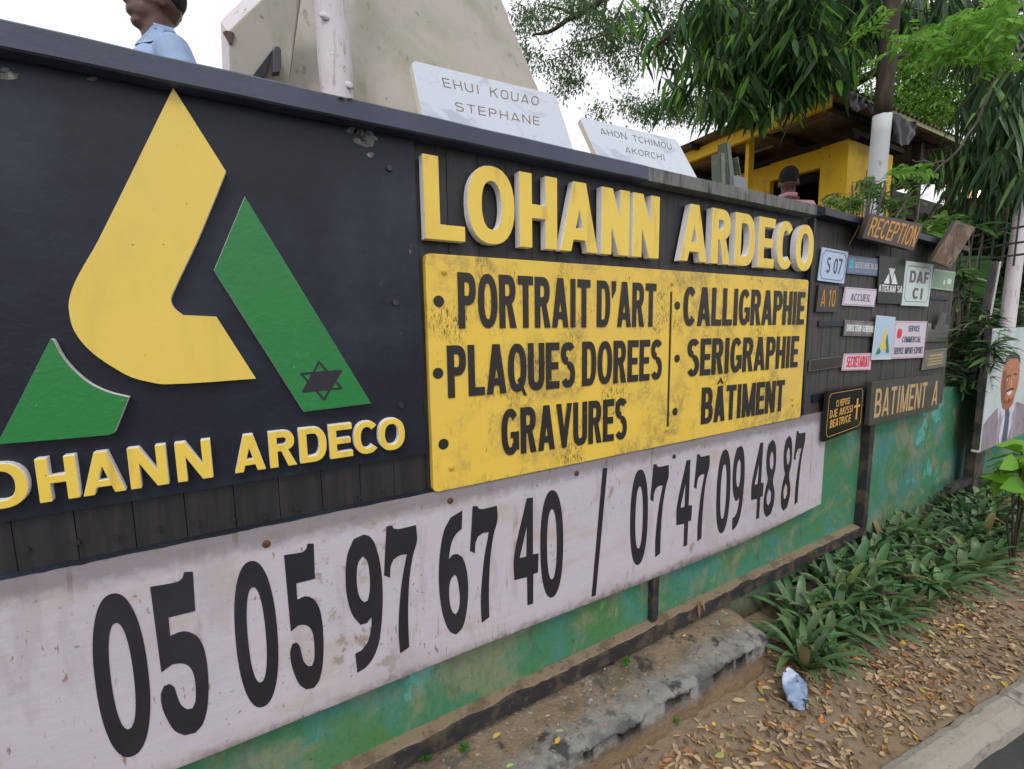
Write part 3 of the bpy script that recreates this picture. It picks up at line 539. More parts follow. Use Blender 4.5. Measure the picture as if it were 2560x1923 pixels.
def trace(f1, outs):
    O = []
    for o in outs: O.append([(Yp(*f1(*p), yd).x, Yp(*f1(*p), yd).z) for p in o])
    x0 = min(p[0] for p in O[0]); x1 = max(p[0] for p in O[0]); z0 = min(p[1] for p in O[0]); z1 = max(p[1] for p in O[0])
    return [smooth_outline(o, 4) for o in O], (x0, x1, z0, z1)
G = {}
G['5'] = trace(cA, [[(517, 318), (715, 282), (755, 255), (768, 210), (832, 205), (850, 495), (652, 545), (665, 680), (740, 650), (800, 650), (870, 690), (920, 790), (947, 1000), (940, 1200), (905, 1330), (850, 1395), (770, 1413), (700, 1380), (640, 1290), (605, 1200), (597, 1110), (620, 1050), (660, 1035), (695, 1060), (715, 1120), (745, 1190), (790, 1223), (830, 1215), (852, 1160), (853, 1060), (838, 960), (800, 900), (745, 882), (680, 890), (600, 948)]])
G['9'] = trace(cB, [[(325, 465), (250, 500), (205, 610), (190, 760), (200, 920), (240, 1060), (300, 1135), (350, 1120), (383, 1075), (380, 1160), (355, 1260), (310, 1325), (262, 1350), (277, 1490), (340, 1450), (400, 1370), (440, 1250), (460, 1080), (465, 880), (450, 700), (410, 540), (370, 480)], [(318, 625), (285, 670), (272, 760), (278, 870), (300, 940), (328, 968), (355, 955), (370, 880), (368, 760), (350, 660)]])
G['7'] = trace(cB, [[(493, 405), (535, 400), (545, 420), (580, 425), (712, 395), (720, 510), (690, 620), (665, 780), (655, 960), (655, 1130), (662, 1300), (595, 1347), (583, 1180), (590, 1000), (610, 800), (645, 610), (590, 620), (545, 650), (525, 700), (520, 785), (475, 768)]])
G['6'] = trace(cB, [[(1056, 287), (1052, 422), (1010, 460), (975, 530), (955, 650), (985, 615), (1020, 608), (1060, 640), (1090, 740), (1100, 870), (1090, 1020), (1060, 1150), (1010, 1207), (960, 1180), (915, 1070), (890, 930), (882, 780), (890, 610), (920, 440), (970, 340)], [(998, 762), (970, 800), (958, 880), (965, 980), (985, 1040), (1008, 1058), (1030, 1020), (1038, 940), (1030, 850), (1015, 780)]])
G['4'] = trace(cB, [[(1535, 197), (1580, 190), (1580, 612), (1622, 605), (1618, 745), (1583, 757), (1582, 975), (1540, 990), (1537, 780), (1443, 803), (1440, 630)], [(1535, 400), (1532, 628), (1482, 640)]])
G['8'] = trace(cC, [[(1700, 135), (1665, 180), (1648, 280), (1648, 400), (1662, 480), (1640, 560), (1622, 680), (1628, 770), (1650, 805), (1685, 775), (1710, 680), (1717, 590), (1703, 490), (1725, 380), (1731, 250), (1722, 165)], [(1693, 235), (1676, 300), (1680, 380), (1695, 400), (1708, 350), (1706, 260)], [(1668, 560), (1648, 630), (1650, 690), (1665, 705), (1685, 660), (1688, 590)]])
def digit(ch, x0, x1):
    if ch == '0':
        z0, z1 = .783, 1.119; W = x1-x0
        v, f = union2d(ring((x0+x1)/2, (z0+z1)/2, W/2, (z1-z0)/2, W*.285, .058, 0, 360, 2.25, 56))
    else:
        O, (a, b, c_, d) = G[ch]; v, f = fig([[(x0+(p[0]-a)/(b-a)*(x1-x0), p[1]) for p in o] for o in O])
    solid(v, f, xzmap(yd), .001, 'digit', INK, WP)
def ex(f1, a, b): return Yp(*f1(*a), yd).x, Yp(*f1(*b), yd).x
digit('0', *ex(cA, (76, 760), (528, 1150))); digit('5', *G['5'][1][:2]); digit('0', *ex(cA, (1128, 500), (1473, 850)))
a5 = Yp(*cA(1512, 350), yd).x; b5 = Yp(*cA(1797, 720), yd).x; digit('5', Yp(*cA(1495, 90), yd).x, b5)
for ch in '97': digit(ch, *G[ch][1][:2])
digit('6', *G['6'][1][:2]); digit('7', *ex(cB, (1113, 595), (1317, 350))); digit('4', *G['4'][1][:2]); digit('0', *ex(cB, (1635, 520), (1805, 520)))
P = [[(lambda q: (q.x, q.z))(Yp(*cC(*p), yd)) for p in [(233, 382), (272, 380), (172, 1480), (135, 1495)]]]
v, f = union2d(P); solid(v, f, xzmap(yd), .001, 'slash', INK, WP)
digit('0', *ex(cC, (470, 800), (622, 760))); digit('7', *ex(cC, (643, 660), (803, 380))); digit('4', *ex(cC, (869, 850), (1003, 740))); digit('7', *ex(cC, (1021, 550), (1157, 290)))
digit('0', *ex(cC, (1214, 650), (1337, 480))); digit('9', *ex(cC, (1345, 700), (1458, 430))); digit('4', *ex(cC, (1514, 660), (1621, 540))); digit('8', *G['8'][1][:2])
digit('8', *ex(cC, (1771, 640), (1874, 200))); digit('7', *ex(cC, (1881, 330), (1984, 90)))
for f1, x, y, m_ in [(cA, 1375, 0, RUSTY), (cB, 965, 213, RUSTY), (cB, 1903, 10, RUSTY), (cC, 847, 280, BLKSCREW)]:
    q = Yp(*f1(x, y), yw); mb = MB(); mb.tube([q+Vector((0, .001, 0)), q+Vector((0, -.002, 0)), q+Vector((0, -.004, 0))], [.0085, .008, .004], 12); mb.build('screw', m_, WP)

# ------------------------------------------------------------------ second, faded board with many small plates
s2 = thing('faded_signboard', 'faded narrower black plank board beyond the big one, covered with small sample plates', 'signboard', (2.9, 0, 1.05))
x = 2.1365
while x < XR-.01:
    x1 = min(x+.078*random.uniform(.95, 1.05), XR); dy = random.uniform(0, .002); mb = MB()
    mb.box((x+.0013, dy, 1.08+random.uniform(-.003, .003)), (x1-.0013, .018, 2.035)); mb.build('plank', PLANK2, s2, bevel=.001); x = x1
mb = MB(); mb.box((2.1365, .0185, 1.05), (XR, .028, 2.03)); mb.build('backing_board', SHED, s2)
mb = MB(); V = []
for k in range(25):
    x = 2.14+(XR-2.14)*k/24; zt = 2.075-.022*(x-2.14)+.0015*noise.noise(Vector((x*8, 0, 0)))
    V += [(x, .05, zt+.002), (x, -.03, zt+.002), (x, -.055, zt-.012), (x, -.055, zt-.04), (x, .05, zt-.042)]
mb.add(V, [(i*5+j, i*5+j+1, (i+1)*5+j+1, (i+1)*5+j) for i in range(24) for j in range(4)]+[(0, 4, 3, 2, 1), tuple(24*5+q for q in range(5))]); mb.build('cap_rail', BLACK, s2)
c6 = crop(1960, 460, .27125); c5 = crop(1960, 860, .27125)
for f1, a, b in [(c6, (320, 1262), (560, 1310)), (c6, (1345, 1032), (1525, 1072)), (c5, (262, 470), (400, 512)), (c6, (500, 935), (640, 960))]:
    p, q = Yp(*f1(*a), -.004), Yp(*f1(*b), -.004); mb = MB(); mb.box((p.x, -.006, q.z), (q.x, -.0005, p.z)); mb.build('batten', BLACK, s2)
def subq(Q, u0, v0, u1, v1):
    f_ = quadmap(Q, 0); return [f_(u0, v0, 0), f_(u1, v0, 0), f_(u1, v1, 0), f_(u0, v1, 0)]
def plate(name, label, cat, f1, tl, tr, br, bl, y, m, side=None, th=.005, group='small sample plates on the faded board', bev=.0006):
    Q = [Yp(*f1(*p), y) for p in (bl, br, tr, tl)]
    c = (Q[0]+Q[1])/2; t_ = thing(name, label, cat, (c.x, c.y, c.z), group)
    mb = MB(); mb.hexa(Q, (0, min(th, -y-.0025), 0), 0, 1); mb.build('plate', [m, side or m], t_, bevel=bev); return t_, Q
def frame(Q, parent, m, inset=.05, lw=.0022, cut=.0, off=.0008):
    BL, BR, TR, TL = Q; W = (BR-BL).length; H = (TL-BL).length; i = inset*H
    pts = [(i+cut, i), (W-i-cut, i), (W-i, i+cut), (W-i, H-i-cut), (W-i-cut, H-i), (i+cut, H-i), (i, H-i-cut), (i, i+cut)] if cut else [(i, i), (W-i, i), (W-i, H-i), (i, H-i)]
    P = [stroke(pts[k], pts[(k+1) % len(pts)], lw) for k in range(len(pts))]
    v, f = union2d(P); fm = quadmap(Q, off); solid(v, f, lambda a, b, d: fm(a/W, b/H, d), off*.9, 'border_line', m, parent)
def polyq(Q, pols, m, parent, name, off=.0009):
    BL, BR, TR, TL = Q; v, f = union2d(pols); fm = quadmap(Q, off); return solid(v, f, fm, off*.9, name, m, parent)
NAVY = M('navy_print', lin(62, 74, 100), .5); GOLD = M('gold_lettering', lin(214, 164, 84), .45, [dict(scale=40, lo=.55, hi=.7, c=lin(150, 110, 60))]); ORNG = M('orange_gold_lettering', lin(200, 138, 40), .5, [dict(scale=40, lo=.5, hi=.7, c=lin(150, 96, 30))])
REDP = M('red_print', lin(214, 44, 66), .5); GREYP = M('grey_print', lin(96, 92, 100), .5); WHITEP = M('white_print', lin(232, 236, 236), .5); CYAN = M('cyan_print', lin(90, 190, 214), .5)
LBLUE = M('pale_blue_plate', lin(176, 196, 220), .3, [dict(scale=6, lo=.5, hi=.7, c=lin(168, 186, 208))]); MINT = M('pale_mint_plate', lin(196, 214, 208), .3); PINKW = M('pinkish_white_plate', lin(214, 204, 214), .35)
SLATE = M('slate_blue_plate', lin(96, 112, 146), .3); DGLOSS = M('dark_green_glossy_plate', (.016, .03, .016, 1), .3, [dict(scale=30, lo=.6, hi=.7, c=(.05, .06, .05, 1))], spec=.15); BGLOSS = M('black_glossy_plate', (.012, .01, .01, 1), .18, spec=.3)
OLIVEP = M('dark_brown_plate', (.035, .028, .02, 1), .4, [dict(scale=10, lo=.5, hi=.7, c=(.07, .05, .03, 1))]); FADEG = M('faded_green_plate', lin(124, 156, 124), .5, [dict(scale=18, lo=.5, hi=.66, c=lin(146, 166, 136))]); STEELP = M('brushed_steel_plate', lin(150, 146, 142), .3, [dict(scale=30, lo=.4, hi=.7, c=lin(110, 104, 100), st=(1, 1, .2))], metal=.6)
GREYPL = M('grey_engraved_plate', lin(118, 116, 104), .5, [dict(scale=20, lo=.5, hi=.7, c=lin(98, 96, 88))]); DOLIVE = M('dark_olive_board', (.06, .055, .045, 1), .5, [dict(scale=8, lo=.5, hi=.7, c=(.09, .08, .065, 1), st=(.5, 1, 2))]); TANL = M('tan_lettering', lin(190, 160, 110), .55)
RWOOD = M('dark_varnished_wood', (.028, .016, .009, 1), .4, [dict(scale=8, lo=.45, hi=.7, c=(.05, .03, .018, 1), st=(.4, 1, 2))], spec=.3); BRONZE = M('tarnished_bronze_plate', lin(92, 62, 34), .5, [dict(scale=9, lo=.48, hi=.58, c=lin(120, 106, 84)), dict(scale=13, lo=.56, hi=.62, c=(.02, .016, .012, 1))], spec=.3); PURPLE = M('pink_red_border', lin(196, 110, 130), .5)
LOGOBL = M('light_blue_logo_plate', lin(182, 204, 228), .3, [dict(z=(.02, .0), zn=.0, c=lin(224, 228, 214), amt=.8), dict(scale=4, lo=.5, hi=.7, c=lin(206, 218, 234))]); CHROME = M('shiny_steel', (.62, .6, .56, 1), .12, [dict(scale=5, lo=.5, hi=.6, c=(.3, .25, .2, 1))], metal=1.0)
t_, Q = plate('number_plate', 'pale blue plate reading S 07 with notched border, nearest the big board', 'plate', c6, (355, 583), (593, 627), (553, 920), (313, 890), -.012, LBLUE)
frame(Q, t_, NAVY, .075, .0028, .02); text('S 07', subq(Q, .24, .27, .82, .74), t_, NAVY, t=.24, h=.13, gap=.2)
t_, Q = plate('number_plate', 'dark brown plate reading A 10 in gold below the S 07 plate', 'plate', c6, (325, 928), (508, 942), (487, 1182), (297, 1178), -.012, OLIVEP, th=.008)
text('A 10', subq(Q, .16, .2, .86, .84), t_, ORNG, t=.22, h=.12, gap=.2)
t_, Q = plate('name_plate', 'small slate blue plate with cyan emblem between the S 07 and dark glossy plates', 'plate', c6, (588, 655), (885, 690), (862, 850), (575, 825), -.009, SLATE)
frame(Q, t_, NAVY, .06, .002); polyq(Q, R_(.06, .3, .2, .78), CYAN, t_, 'emblem'); text('SECRETAIRE DU SG', subq(Q, .23, .36, .95, .68), t_, WHITEP, joined=True, t=.26)
t_, Q = plate('name_plate', 'white plate reading ACCUEIL beside the A 10 plate', 'plate', c6, (570, 950), (862, 972), (833, 1134), (540, 1118), -.009, PINKW)
frame(Q, t_, GREYP, .07, .0016); text('ACCUEIL', subq(Q, .2, .28, .82, .68), t_, NAVY, joined=True, t=.2, h=.12, gap=.28)
t_, Q = plate('glossy_plate', 'dark mirror-like plate with white triangles and the name ATEKAM SA', 'plate', c6, (880, 660), (1125, 690), (1083, 1108), (862, 1100), -.014, DGLOSS, th=.008)
polyq(Q, [[(.2, .43), (.42, .43), (.38, .66)], [(.36, .76), (.6, .76), (.49, .52)], [(.5, .5), (.72, .43), (.58, .66)], [(.5, .43), (.74, .43), (.6, .66)]], WHITEP, t_, 'emblem'); text('ATEKAM SA', subq(Q, .02, .25, .96, .4), t_, WHITEP, joined=True, t=.24)
t_, Q = plate('name_plate', 'pale mint plate reading DAF CI in two lines with a notched border', 'plate', c6, (1128, 708), (1378, 742), (1330, 1130), (1083, 1120), -.014, MINT, th=.006)
frame(Q, t_, GREYP, .1, .0028, .022); text('DAF', subq(Q, .18, .53, .88, .8), t_, GREYP, t=.3, h=.2, gap=.16); text('CI', subq(Q, .34, .16, .72, .42), t_, GREYP, t=.3, h=.2, gap=.2)
t_, Q = plate('name_plate', 'faded pale green plate to the right of the DAF CI plate', 'plate', c6, (1380, 780), (1583, 810), (1555, 990), (1350, 965), -.008, FADEG)
frame(Q, t_, MINT, .06, .002); polyq(Q, R_(.5, .28, .58, .5)+R_(.68, .34, .86, .6), MINT, t_, 'faded_mark')
t_, Q = plate('name_plate', 'small steel plate reading DIRECTEUR GENERAL in metal frame', 'plate', c6, (562, 1252), (850, 1272), (830, 1408), (545, 1400), -.01, STEELP, DARK)
frame(Q, t_, GREYP, .08, .003); text('DIRECTEUR GENERAL', subq(Q, .08, .3, .95, .72), t_, WHITEP, joined=True, t=.3)
t_, Q = plate('logo_plate', 'light blue plate with a small yellow and green letter A logo', 'plate', c6, (858, 1210), (1030, 1228), (985, 1618), (810, 1622), -.02, LOGOBL, WSIDE, th=.004)
polyq(Q, [[(.52, .78), (.62, .62), (.5, .38), (.62, .36), (.68, .24), (.42, .22), (.34, .34)]], YLOGO, t_, 'logo_piece'); polyq(Q, [[(.66, .6), (.84, .16), (.68, .15), (.6, .46)]], GREEN, t_, 'logo_piece'); polyq(Q, [[(.28, .3), (.4, .18), (.34, .13), (.14, .12)]], GREEN, t_, 'logo_piece')
t_, Q = plate('name_plate', 'pinkish white plate reading SERVICE COMMERCIAL SERVICE IMPORT-EXPORT with red spot', 'plate', c6, (1032, 1262), (1322, 1268), (1285, 1600), (985, 1614), -.014, PINKW, WSIDE)
frame(Q, t_, PURPLE, .035, .0022); polyq(Q, ring(.15, .67, .07, .13, .07, .13), REDP, t_, 'red_spot'); text('SERVICE', subq(Q, .4, .72, .76, .88), t_, NAVY, joined=True, t=.24); text('COMMERCIAL', subq(Q, .26, .43, .84, .59), t_, NAVY, joined=True, t=.24); text('SERVICE IMPORT-EXPORT', subq(Q, .05, .12, .94, .3), t_, NAVY, joined=True, t=.28)
t_, Q = plate('shiny_plate', 'shiny bent steel plate reflecting the sky, right of the SERVICE COMMERCIAL plate', 'plate', c6, (1330, 1285), (1528, 1300), (1512, 1455), (1308, 1455), -.01, CHROME)
f_ = quadmap(Q, .004); a, b = Yp(*c6(1420, 1345), -.03), Yp(*c6(1480, 1185), -.012); mb = MB(); mb.hexa([Yp(*c6(1395, 1340), -.02), Yp(*c6(1455, 1345), -.02), Yp(*c6(1515, 1188), -.035), Yp(*c6(1455, 1183), -.035)], (0, .002, 0)); mb.build('bent_flap', STEELP, t_)
t_, Q = plate('name_plate', 'grey engraved plate at the lower right corner of the faded board', 'plate', c5, (1300, 62), (1505, 38), (1490, 207), (1270, 243), -.01, GREYPL)
frame(Q, t_, DOLIVE, .1, .002); text('SERVICE', subq(Q, .25, .62, .8, .76), t_, TANL, joined=True); text('FINANCES', subq(Q, .22, .4, .82, .54), t_, TANL, joined=True) if False else polyq(Q, R_(.25, .66, .8, .72)+R_(.2, .5, .84, .56)+R_(.22, .34, .8, .4)+R_(.2, .2, .84, .26), TANL, t_, 'engraved_lines')
t_, Q = plate('empty_frame', 'empty dark plate with a thin silver edge at the left of the SECRETARIAT plate', 'plate', c5, (245, 148), (548, 108), (530, 210), (230, 253), -.012, OLIVEP, STEELP)
frame(Q, t_, STEELP, .03, .0022)
t_, Q = plate('name_plate', 'pinkish white plate reading SECRETARIAT in red', 'plate', c5, (560, 92), (812, 85), (800, 240), (538, 247), -.012, PINKW, WSIDE)
frame(Q, t_, REDP, .05, .002); text('SECRETARIAT', subq(Q, .1, .2, .92, .84), t_, REDP, t=.36, h=.14, gap=.16, joined=True)
t_, Q = plate('memorial_plaque', 'black glossy plaque with gold words DJE AKISSI BEATRICE and a cross', 'plaque', c5, (405, 432), (745, 378), (715, 770), (365, 905), -.04, BGLOSS, DARK, th=.014)
frame(Q, t_, GOLD, .07, .0022, .018); text('CI REPOSE', subq(Q, .24, .64, .6, .78), t_, GOLD, joined=True, t=.24); text('DJE AKISSI', subq(Q, .1, .44, .7, .6), t_, GOLD, joined=True, t=.24); text('BEATRICE', subq(Q, .12, .24, .66, .4), t_, GOLD, joined=True, t=.24); polyq(Q, R_(.8, .24, .84, .72)+R_(.74, .52, .9, .57), GOLD, t_, 'cross')
t_, Q = plate('direction_board', 'dark olive wooden board reading BATIMENT A in tan letters', 'sign board', c5, (812, 352), (1465, 280), (1425, 600), (780, 752), -.045, DOLIVE, th=.02)
text('BATIMENT A', subq(Q, .055, .15, .95, .83), t_, TANL, t=.24, h=.13, gap=.2, sp=.9)
t_, Q = plate('direction_board', 'dark tilted wooden board reading RECEPTION in orange, hung at the cap rail', 'sign board', c6, (800, 272), (1285, 372), (1195, 615), (722, 495), -.09, RWOOD, RWOOD, th=.022)
text('RECEPTION', subq(Q, .06, .12, .96, .88), t_, ORNG, t=.22, h=.13, gap=.16)
t_, Q = plate('tilted_plaque', 'tarnished brown plaque hanging askew at the far top corner of the faded board', 'plaque', c6, (1592, 332), (1770, 402), (1532, 775), (1358, 706), -.09, BRONZE, OLIVEP, th=.018)
frame(Q, t_, M('bronze_edge', lin(140, 104, 56), .4, metal=.3), .05, .004)
p, q = Yp(*c6(700, 380), -.06), Yp(*c6(598, 565), -.02); mb = MB(); mb.tube([p, q], .0025, 5); setp(mb.build('twig', BARKG), 'thin dry stick hanging under the cap rail left of the RECEPTION board', 'twig')

# ------------------------------------------------------------------ leaf builders
def leaf_mesh(name, B, D, L, Wd, T, mat, parent=None, droop=.25, fold=.25, simple=False, kind=None, roll=1.0, label=None):
    B = np.asarray(B, float); D = np.asarray(D, float); N = len(B); L = np.asarray(L, float).reshape(-1, 1)*np.ones((N, 1)); Wd = np.asarray(Wd, float).reshape(-1, 1)*np.ones((N, 1))
    D = D/np.linalg.norm(D, axis=1, keepdims=True)
    up = np.array([0, 0, 1.])+roll*rng.normal(0, .5, (N, 3)); S = np.cross(D, up); S /= np.linalg.norm(S, axis=1, keepdims=True)+1e-9; U = np.cross(S, D)
    g = np.array([0, 0, -1.])
    def pt(t, s, f=0): return B+D*L*t+g*L*droop*t*t+S*Wd*s/2+U*Wd*f
    if simple: P = np.stack([pt(0, 0), pt(.45, 1, .1), pt(1, 0), pt(.45, -1, .1)], 1); faces = [(0, 1, 2, 3)]
    else:
        P = np.stack([pt(0, 0), pt(.3, .85, fold*.5), pt(.33, 0), pt(.3, -.85, fold*.5), pt(.66, .8, fold*.5), pt(.68, 0), pt(.66, -.8, fold*.5), pt(1, 0)], 1)
        faces = [(0, 1, 2), (0, 2, 3), (1, 4, 5, 2), (2, 5, 6, 3), (4, 7, 5), (5, 7, 6)]
    k = P.shape[1]; off = np.array(parent_loc(parent)) if parent else np.zeros(3); V = (P-off).reshape(-1, 3)
    li = []; ls = []; lt = []
    fl = np.concatenate([np.array(f) for f in faces]); sizes = np.array([len(f) for f in faces])
    loops = (fl[None, :]+(np.arange(N)*k)[:, None]).ravel(); tot = np.tile(sizes, N); st = np.concatenate([[0], np.cumsum(tot)[:-1]])
    me = bpy.data.meshes.new(name); me.vertices.add(len(V)); me.vertices.foreach_set('co', V.ravel()); me.loops.add(len(loops)); me.loops.foreach_set('vertex_index', loops.astype(np.int32))
    me.polygons.add(len(tot)); me.polygons.foreach_set('loop_start', st.astype(np.int32)); me.polygons.foreach_set('loop_total', tot.astype(np.int32)); me.update(calc_edges=True)
    a = me.attributes.new('tint', 'FLOAT_COLOR', 'POINT'); T = np.asarray(T, float)
    if T.ndim == 1: T = T[None, :]*np.ones((N, 1))
    c = np.concatenate([np.repeat(T, k, 0), np.ones((N*k, 1))], 1); a.data.foreach_set('color', c.ravel())
    me.materials.append(mat); me.polygons.foreach_set('use_smooth', [True]*len(tot))
    o = bpy.data.objects.new(name, me); col.objects.link(o)
    if parent: o.parent = parent
    if kind: o['kind'] = kind
    if label: o['label'] = label
    return o
def tints(n, base, var=.35, alt=None, pa=.15):
    b = np.array(base)[None, :]*(1+rng.uniform(-var, var, (n, 1)))*(1+rng.uniform(-.12, .12, (n, 3)))
    if alt is not None: m = rng.random(n) < pa; b[m] = np.array(alt)*(1+rng.uniform(-.25, .25, (m.sum(), 1)))
    return np.clip(b, .002, 1)
def spots(ells):
    out = []
    for (cx, cy, rx, ry, n, r0, r1) in ells:
        for _ in range(n):
            a = random.uniform(0, 6.283); q = math.sqrt(random.random()); out.append(Rp(cx+rx*q*math.cos(a), cy+ry*q*math.sin(a), random.uniform(r0, r1)))
    return out
def branchlets(sp, n, L, splay, blen, droopdir=-.75):
    """drooping twigs with hanging leaves: returns base, direction arrays and the twig lines"""
    B = []; D = []; tw = []
    for s in sp:
        a = random.uniform(0, 6.283); h = Vector((math.cos(a), math.sin(a), random.uniform(-.2, .3))); p = Vector(s)-h*blen*.5; path = []
        for i in range(n):
            t = i/(n-1); c = p+h*blen*t+Vector((0, 0, -.35*blen*t*t)); path.append(c)
            side = h.cross(Vector((0, 0, 1)))*(1 if i % 2 else -1)
            d = side*splay*random.uniform(.6, 1.2)+h*random.uniform(.1, .5)+Vector((0, 0, droopdir*random.uniform(.8, 1.3))); B.append(c); D.append(d)
        tw.append([path[0], path[n//2], path[-1]])
    return B, D, tw
def clumps(sp, n, rad):
    B = []; D = []
    for s in sp:
        for _ in range(n):
            v = Vector((random.gauss(0, 1), random.gauss(0, 1), random.gauss(0, .7)))*rad*.55; B.append(Vector(s)+v); D.append(Vector((random.gauss(0, 1), random.gauss(0, 1), random.gauss(-.5, .8)))+v*.3)
    return B, D
def arr(n, a, b): return rng.uniform(a, b, n)

# ------------------------------------------------------------------ trees
# smooth whitewashed trunk close behind the board
tr = thing('whitewashed_tree', 'smooth knotty tree trunk painted white, standing in front of the leaning stone slabs', 'tree', (.25, .165, 1.15))
TX = (Yp(799, 232, .15).x+Yp(888, 234, .15).x)/2; TW = (Yp(888, 234, .15).x-Yp(799, 232, .15).x)*.465
pts = []; rad = []
for k in range(60):
    z = 1.15+3.2*k/59; pts.append((TX+.004*math.sin(z*4.1), .165+.004*math.sin(z*3), z)); rad.append(TW*(1+.05*(z-2.2))+.0012*math.sin(z*40)+.005*math.exp(-((z-2.62)/.03)**2)+.005*math.exp(-((z-2.43)/.03)**2)+.002*noise.noise(Vector((0, 0, z*12))))
mb = MB(); mb.tube(pts, rad, 24, wob=.06); mb.build('trunk', BARKW, tr, smooth=True)
for (x, y) in [(812, 38), (838, 135), (874, 212)]:
    q = Yp(x, y, .165-TW*.93); mb = MB(); mb.ell((q.x, q.y+.004, q.z), (.012, .0045, .008), n=14, m=8)
    mb.v = [tuple(Vector(v)+Vector((0, 0, 1))*.003*noise.noise(Vector(v)*150)) for v in mb.v]; mb.build('knot', BARKW, tr, smooth=True)
top = Vector(pts[-1])
for a in range(5):
    e = top+Vector((math.cos(a*1.26)*.7, math.sin(a*1.26)*.7, .7)); mb = MB(); mb.tube([top, (top+e)/2+Vector((0, 0, .1)), e], [.04, .028, .012], 8); mb.build('branch', BARKG, tr, smooth=True)
B, D = clumps([top+Vector((random.uniform(-.8, .8), random.uniform(-.8, .8), random.uniform(.3, 1))) for _ in range(50)], 26, .2)
leaf_mesh('crown', B, D, arr(len(B), .06, .11), arr(len(B), .025, .04), tints(len(B), (.035, .08, .018)), LEAF, tr)

# tree with dark trunk and white foot, long drooping dark leaves
WTR = M('whitewash_on_trunk', lin(196, 200, 202), .8, [dict(scale=12, lo=.6, hi=.7, c=lin(150, 150, 146))], (30, .5))
base = Rp(2190, 500, 4.2); tr = thing('drooping_leaf_tree', 'tree with dark trunk, white painted foot and dense long dark hanging leaves above the kiosk', 'tree', (base.x, base.y, 1.15))
zt = Rp(2190, 291, 4.2).z; P = [Vector((base.x+.012*math.sin(z*3), base.y+.01*math.cos(z*2.5), z)) for z in np.linspace(1.15, 5.6, 40)]
lo_ = [p for p in P if p.z < zt]+[Vector((base.x+.012*math.sin(zt*3), base.y+.01*math.cos(zt*2.5), zt))]; hi_ = [lo_[-1]]+[p for p in P if p.z > zt+.02]
mb = MB(); mb.tube(lo_, [.058-.004*i/len(lo_) for i in range(len(lo_))], 16, wob=.08); mb.build('trunk', WTR, tr, smooth=True, label='white painted foot of the trunk')
mb = MB(); mb.tube(hi_, [.052-.015*i/len(hi_) for i in range(len(hi_))], 16, wob=.08); mb.build('trunk', BARK, tr, smooth=True)
E1 = [(1880, 10, 150, 80, 84, 4.2, 5.6), (2010, 20, 120, 110, 100, 3.9, 5.4), (1770, 70, 60, 70, 26, 4.4, 5.6), (1860, 130, 100, 50, 50, 4.2, 5.0), (2000, 140, 90, 50, 46, 4.0, 4.8), (1900, 222, 100, 22, 26, 4.0, 4.4), (1670, 100, 40, 60, 8, 4.6, 5.4), (1590, 0, 40, 40, 4, 4.6, 5.4), (1690, 225, 22, 26, 4, 4.4, 4.8), (2160, 0, 50, 50, 20, 4.4, 5.2)]
sp = spots(E1); B, D, tw = branchlets(sp, 13, .65, .5, .4, -.6)
n = len(B); leaf_mesh('crown', B, D, arr(n, .11, .22), arr(n, .022, .045), tints(n, (.042, .105, .034), .5, (.15, .32, .05), .22), LEAF, tr, droop=.3)
mb = MB()
for t in tw: mb.tube(t, [.005, .004, .002], 4, cap=False)
mb.build('twigs', BARK, tr)
for (ax, ay, bx, by, r) in [(2185, -40, 1980, 60, 4.6), (2185, 60, 2060, 170, 4.5), (1980, 60, 1760, 60, 4.8), (1760, 60, 1620, 130, 4.9), (1980, 60, 1850, 210, 4.6), (2060, 170, 1960, 240, 4.3), (2195, 190, 2290, 140, 4.4), (2190, 20, 2140, -40, 4.6)]:
    a, b = Rp(ax, ay, r-.1), Rp(bx, by, r); m = (a+b)/2+Vector((0, 0, .06)); mb = MB(); mb.tube([a, m, b], [.03, .022, .012], 7); mb.build('branch', BARK, tr, smooth=True)

# far spreading tree with small pale leaves
base = Rp(1850, 300, 11); tr = thing('spreading_tree', 'tall pale barked tree with fine airy leaves against the white sky beyond the kiosk', 'tree', (base.x, base.y, 1.15))
def limb(pl, r0, r1, m, parent, name='branch', nn=8):
    P = [Rp(*p) for p in pl]; Q = []
    for i in range(len(P)-1):
        for k in range(4):
            t = k/4; Q.append(P[i].lerp(P[i+1], t)+Vector((noise.noise(P[i]*3+Vector((k, 0, 0))), 0, noise.noise(P[i]*3+Vector((0, k, 0)))))*.02*P[i].length/5)
    Q.append(P[-1]); mb = MB(); mb.tube(Q, [r0+(r1-r0)*i/(len(Q)-1) for i in range(len(Q))], nn, wob=.15); return mb.build(name, m, parent, smooth=True)
t0 = Rp(1850, 300, 11); P = [Vector((t0.x, t0.y, 1.15)), Vector((t0.x-.1, t0.y, 3)), t0, Rp(1850, 100, 11), Rp(1800, -60, 11)]
mb = MB(); mb.tube(P, [.3, .25, .22, .18, .15], 14, wob=.2); mb.build('trunk', BARKG, tr, smooth=True)
for pl, r0, r1 in [([(1800, -60, 11), (1640, -40, 11), (1520, -10, 11), (1440, 40, 11), (1370, 80, 11), (1330, 90, 11)], .11, .02), ([(1520, -10, 11), (1500, 60, 11), (1540, 130, 11)], .04, .01), ([(1440, 40, 11), (1400, 20, 11), (1350, 10, 11)], .04, .01), ([(1560, 80, 11), (1480, 95, 11), (1385, 125, 11)], .02, .006), ([(1850, 250, 11), (1750, 200, 11), (1660, 170, 11)], .09, .02), ([(1850, 200, 11), (1960, 120, 11), (2060, 60, 11)], .1, .03), ([(1690, 180, 11), (1690, 250, 11), (1720, 300, 11)], .03, .01)]: limb(pl, r0, r1, BARK, tr)
